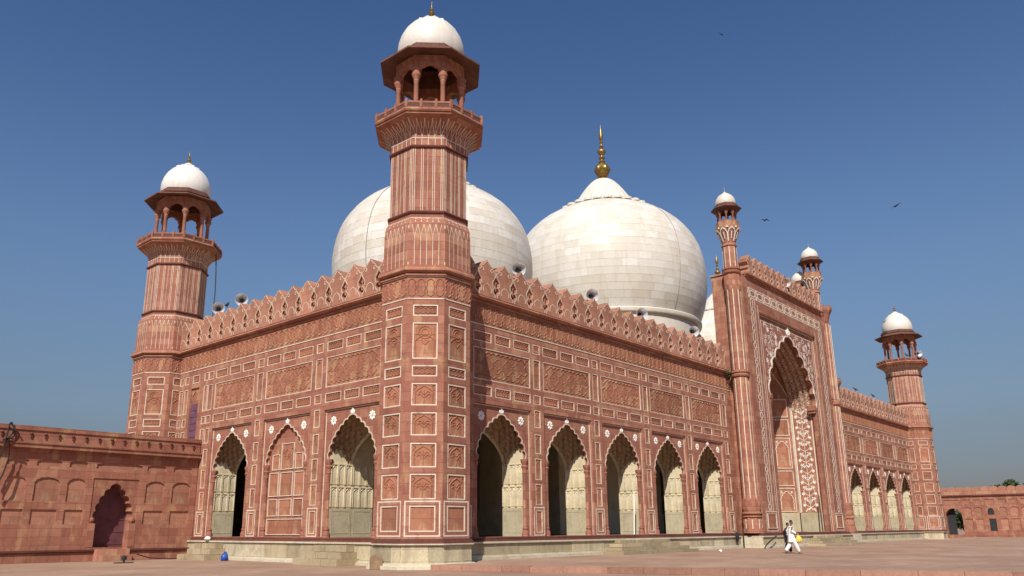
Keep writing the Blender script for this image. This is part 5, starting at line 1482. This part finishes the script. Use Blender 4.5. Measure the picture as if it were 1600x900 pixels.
def person(label, loc, yaw, s, top, trousers, bag_arm, st=1.0):
    """Walks towards local +x. Right hand (-y) forward and bent when bag_arm, near leg trailing."""
    t = thing('person', label, 'person', loc); t.rotation_euler = (0, 0, yaw); t.scale = (s, s, s)
    nodes, edges = [], []
    def nd(x, y, z, r, r2=None): nodes.append((x, y, z, r, r2 or r)); return len(nodes) - 1
    def ch(a, pts):
        for p in pts: b = nd(*p); edges.append((a, b)); a = b
        return a
    pel = nd(0, 0, .96, .12, .15)
    ch1 = ch(pel, [(.01, 0, 1.12, .11, .14), (.03, 0, 1.30, .12, .17), (.04, 0, 1.42, .10, .15)])
    neck = ch(ch1, [(.05, 0, 1.50, .055), (.075, 0, 1.57, .07)])
    hd = ch(neck, [(.085, 0, 1.63, .088, .075), (.075, 0, 1.70, .075, .07), (.07, 0, 1.745, .04)])
    ch(len(nodes) - 3, [(.175, 0, 1.625, .016)])
    for q in (-1, 1): ch(hd - 2, [(.075, q * .088, 1.63, .014)])
    def arm(q, pts, palm):
        sh = ch(ch1, [(.03, q * .17, 1.42, .062)])
        w = ch(sh, pts)
        x, y, z, dx, dz = palm
        pm = ch(w, [(x, y, z, .036, .018)])
        for i in range(4):
            o = (i - 1.5) * .02; ln = (.062, .074, .07, .055)[i]
            ch(pm, [(x + dx * .05 - dz * o, y, z + dz * .05 + dx * o, .010), (x + dx * (.05 + ln * .6) - dz * o, y - q * .012, z + dz * (.05 + ln * .6) + dx * o, .009), (x + dx * (.05 + ln) - dz * o, y - q * .03, z + dz * (.05 + ln) + dx * o, .008)])
        ch(pm, [(x + .03 * dx - dz * -.045, y - q * .02, z + .03 * dz + dx * -.045, .011), (x + .06 * dx + dz * .05, y - q * .035, z + .06 * dz - dx * .05, .009)])
    if bag_arm: arm(-1, [(-.02, -.22, 1.17, .045), (.20, -.20, 1.06, .034)], (.28, -.19, 1.03, .8, -.6))
    else: arm(-1, [(-.03, -.21, 1.16, .045), (.06, -.21, .93, .034)], (.09, -.21, .86, .2, -1))
    arm(1, [(-.10, .22, 1.17, .045), (-.08, .23, .93, .034)], (-.08, .23, .86, .15, -1))
    FT = {}
    for q, kx, kz, ax, az_, tx in ((-1, .17, .52, .34, .09, .50), (1, -.06, .50, -.32, .13, -.19)):
        kx *= st; tx = ax * st + (tx - ax); ax *= st
        hp = ch(pel, [(.0, q * .09, .88, .10), (kx, q * .09, kz, .062), (ax, q * .085, az_, .042), (ax + .03, q * .085, az_ - .05, .042), (tx, q * .085, .028, .032)])
        FT[q] = (kx, kz, ax, az_)
    t0 = skin_mesh('body', nodes, edges, M['skin'])
    sub('body', t0, t)
    # long shirt with sleeves
    B = MB()
    ell(B, [(.02, 0, .62, .20, .185), (.02, 0, .70, .19, .18), (.01, 0, .95, .165, .185), (.01, 0, 1.12, .135, .175), (.03, 0, 1.3, .145, .205), (.04, 0, 1.42, .12, .20), (.05, 0, 1.49, .075, .085)], 18)
    if bag_arm: B.tube([(.03, -.15, 1.42), (-.02, -.22, 1.17), (.19, -.20, 1.065)], [.08, .075, .06], 10)
    else: B.tube([(.03, -.15, 1.42), (-.03, -.21, 1.16), (.05, -.21, .96)], [.08, .075, .06], 10)
    B.tube([(.03, .15, 1.42), (-.10, .22, 1.17), (-.08, .23, .97)], [.08, .075, .06], 10)
    sub('long_shirt', B.mesh('long_shirt', top, True, 60), t)
    B = MB()
    for q in (-1, 1):
        kx, kz, ax, az_ = FT[q]
        B.tube([(0, q * .08, .92), (kx * .55, q * .09, .72), (kx, q * .09, kz), (kx * .45 + ax * .55, q * .09, kz * .45 + az_ * .55), (ax, q * .085, az_ + .03)], [.135, .13, .115, .105, .075], 12)
    sub('loose_trousers', B.mesh('loose_trousers', trousers, True, 60), t)
    B = MB(); R = []
    for i in range(7):
        u = PI * .56 * i / 6
        R.append([(.07 + .098 * math.sin(u) * math.cos(a) - .014 * (1 if math.cos(a) > 0 else 0) * (u > 1), .086 * math.sin(u) * math.sin(a), 1.675 + .105 * math.cos(u)) for a in [2 * PI * j / 16 for j in range(16)]])
    B.rings(R, True, True, False); sub('hair', B.mesh('hair', M['hair'], True, 0), t)
    for q in (-1, 1):
        kx, kz, ax, az_ = FT[q]; tilt = .10 if q > 0 else 0
        B = MB(); B.rings([[(ax - .06 + dx, q * .085 + w * math.cos(a), .02 + max(0, tilt - dx * .5) + h * (1 + math.sin(a))) for a in [2 * PI * j / 8 for j in range(8)]] for dx, w, h in ((0, .025, .02), (.08, .04, .025), (.18, .045, .02), (.24, .02, .012))], True, True, True)
        sub('sandal', B.mesh('sandal', M['rubble'], True), t)
    return t
RGT = Vector((.669, -.744, 0)); FWD = Vector((.744, .669, 0))
WALK = math.atan2(RGT.y, RGT.x)
PM = Vector((21.2, -8.8, PLAT))
person('man in loose white clothes striding to the right across the forecourt', PM, WALK, 1.07, M['cloth_white'], M['cloth_white'], True)
p2 = PM - RGT * .22 + Vector((.927, .375, 0)) * .5
person('dark haired person in black mostly hidden behind the man in white', p2, WALK, .99, M['cloth_dark'], M['cloth_dark'], False, .3)
def yellow_bag():
    loc = PM + RGT * .33 + FWD * -.205 + Vector((0, 0, 1.07))
    t = thing('carrier_bag', 'pale yellow plastic bag carried by the man in white', 'bag', loc); t.rotation_euler = (0, 0, WALK)
    B = MB(); ell(B, [(.05, 0, -.42, .17, .06), (.05, 0, -.38, .20, .09), (.045, 0, -.24, .18, .09), (.03, 0, -.12, .12, .06), (.0, 0, -.03, .05, .025), (0, 0, .02, .03, .02)], 14)
    for i, v in enumerate(B.v): B.v[i] = (v[0] + .012 * math.sin(i * 2.1), v[1] + .012 * math.cos(i * 1.7), v[2])
    sub('sack', B.mesh('sack', M['yellow'], True, 50), t)
    B = MB(); B.tube([(-.03, 0, 0), (-.02, 0, .06), (.02, 0, .06), (.03, 0, 0)], .012, 6); sub('handle', B.mesh('handle', M['yellow'], True), t)
yellow_bag()

# ------------------------------------------------------------------ small things lying about
def blob(name, label, cat, loc, rows, mat, seed, wob=.03, seg=14, tie=None):
    rr = random.Random(seed); B = MB(); ell(B, rows, seg)
    B.v = [(x + rr.uniform(-wob, wob), y + rr.uniform(-wob, wob), z + (rr.uniform(-wob, wob) if z > .06 else 0)) for x, y, z in B.v]
    t = thing(name, label, cat, loc, me=B.mesh(name, mat, True, 60)); return t
blob('plastic_sack', 'bright blue plastic sack on the paving by the left plinth steps', 'sack', (-1.25, 15.2, 0), [(0, 0, 0, .19, .17), (0, 0, .09, .23, .2), (0, 0, .25, .21, .19), (.02, 0, .38, .14, .12), (.03, .02, .47, .06, .05), (.03, .02, .5, .08, .07)], M['blue'], 4)
t = blob('dark_bag', 'black cloth bag hanging on the plinth left of the portal turret', 'bag', (31.45, -.62, .62), [(0, 0, 0, .04, .03), (0, 0, .12, .13, .09), (0, 0, .4, .19, .12), (0, 0, .62, .15, .1), (.02, 0, .72, .05, .04)], M['cloth_dark'], 6, .02)
B = MB(); B.tube([(.02, 0, .70), (.0, .25, .8)], .02, 5); sub('strap', B.mesh('strap', M['cloth_dark']), t)
def slab():
    t = thing('stone_slab', 'rounded brown stone slab leaning on the near minaret plinth', 'slab', (-2.62, .2, 0))
    B = MB(); w = .28; pts = [(-w, 0), (w, 0), (w, .42)] + [(w * math.cos(a), .42 + .2 * math.sin(a)) for a in [PI * i / 8 for i in range(1, 8)]] + [(-w, .42)]
    B.prism(pts, [], -.05, .05); o = sub('slab', B.mesh('slab', M['rubble']), t)
    t.rotation_euler = (math.radians(-14), 0, math.radians(-35)); t.scale = (1.0, 1, 1.05)
slab()
def floor_lamp():
    t = thing('ground_lamp', 'small dark floodlight standing on the paving before the left door', 'lamp', (-6.3, 16.8, 0))
    B = MB(); B.box(-.5, .5, -.12, .12, 0, .05); sub('base', B.mesh('base', M['horn_dark']), t)
    B = MB(); B.lathe([(.05, .05), (.05, .14), (.13, .18), (.15, .34), (.06, .4)], 12, cap1=True); sub('lamp_head', B.mesh('lamp_head', M['horn_dark'], True), t)
floor_lamp()
def cable_thing(name, label, pts, r, cat='cable', mat='cable'):
    o = Vector(pts[0]); B = MB(); B.tube([Vector(p) - o for p in pts], r, 6); return thing(name, label, cat, o, me=B.mesh(name, M[mat], True))
y = 20.72
wc = thing('wall_cable', 'tangle of dark cable hung over the coping of the left wall', 'cable', (-11.6, y, 5.5))
for pts in ([(-11.45, y + .2, 7.5), (-11.62, y, 7.4), (-11.7, y, 6.5), (-11.78, y - .05, 5.9), (-12.1, y, 4.6)], [(-11.5, y + .3, 7.5), (-11.35, y - .02, 7.3), (-11.4, y, 6.9), (-11.55, y, 6.7), (-11.5, y - .1, 6.3), (-11.42, y, 5.6), (-11.6, y, 4.6), (-11.95, y, 3.9)], [(-11.62, y, 7.2), (-11.35, y, 7.05), (-11.3, y, 6.75), (-11.6, y, 6.55), (-11.85, y, 6.5)], [(-11.75, y - .08, 6.6), (-11.5, y - .12, 6.62), (-11.35, y - .1, 6.55)]):
    B = MB(); B.tube([Vector(p) - Vector((-11.6, y, 5.5)) for p in pts], .045, 5); sub('strand', B.mesh('strand', M['cable'], True), wc)
cable_thing('ground_cable', 'thin dark cable trailing along the foot of the left wall', [(-4.0, 20.3, .35), (-3.2, 20.3, .12), (-2.0, 20.2, .04), (-.9, 20.1, .04)], .035)
cable_thing('hanging_cable', 'thin cable hanging from the far left minaret balcony to the parapet', [(1.9, 25.1, 21.75), (1.75, 24.6, 20.2), (1.5, 24.0, 18.4), (1.2, 23.5, 16.8), (1.0, 23.2, 13.9)], .04)
cable_thing('bent_pipe', 'thin dark bent pipe leaning on the plinth below the portal', [(31.2, -2.75, .22), (31.5, -2.75, .42), (32.2, -2.7, .66), (33.2, -2.6, .88), (34.4, -2.35, 1.06)], .05, 'pipe')
cable_thing('thin_pole', 'thin dark pole standing beside the black bag on the plinth', [(32.2, -.75, PLAT), (32.3, -.72, 1.6)], .05, 'pole')
cable_thing('white_rod', 'slim white rod standing in the third front arch', [(17.85, -.25, 1.31), (18.05, -.25, 3.9)], .045, 'rod', 'flower')
cable_thing('dark_rod', 'slim dark rod with a pale tip standing in the portal opening', [(46.4, -1.5, 1.31), (46.75, -1.35, 4.4)], .05, 'rod')
blob('litter_bundle', 'white bundle lying on the plinth edge above the blue sack', 'litter', (-.5, 18.6, ZM + .02), [(0, 0, 0, .16, .2), (0, 0, .08, .2, .24), (.02, 0, .2, .1, .12), (.02, 0, .22, .03, .04)], M['cloth_white'], 9, .02)
blob('white_litter', 'scrap of white litter on the forecourt below the fourth front arch', 'litter', (22.6, -3.6, PLAT), [(0, 0, 0, .1, .09), (0, 0, .06, .12, .1), (0, 0, .13, .05, .04)], M['cloth_white'], 10, .02)
def plant():
    t = thing('wall_plant', 'small green plant sprouting from the cornice beside the portal turret', 'plant', (32.5, -.35, 13.7)); rr = random.Random(2); B = MB()
    for i in range(90):
        p = Vector((rr.gauss(0, .16), rr.gauss(-.1, .1), rr.gauss(-.02, .14))); a = Vector((rr.gauss(0, 1), rr.gauss(0, 1), rr.gauss(0, 1))).normalized(); b = a.orthogonal().normalized(); s = rr.uniform(.05, .1)
        B.add([p - a * s, p + b * s * .5, p + a * s, p - b * s * .5], [(0, 1, 2, 3)])
    sub('leaves', B.mesh('leaves', M['leaf']), t)
plant()

for o in bpy.data.objects:
    if '_wl' in o: del o['_wl']
bpy.context.view_layer.update()
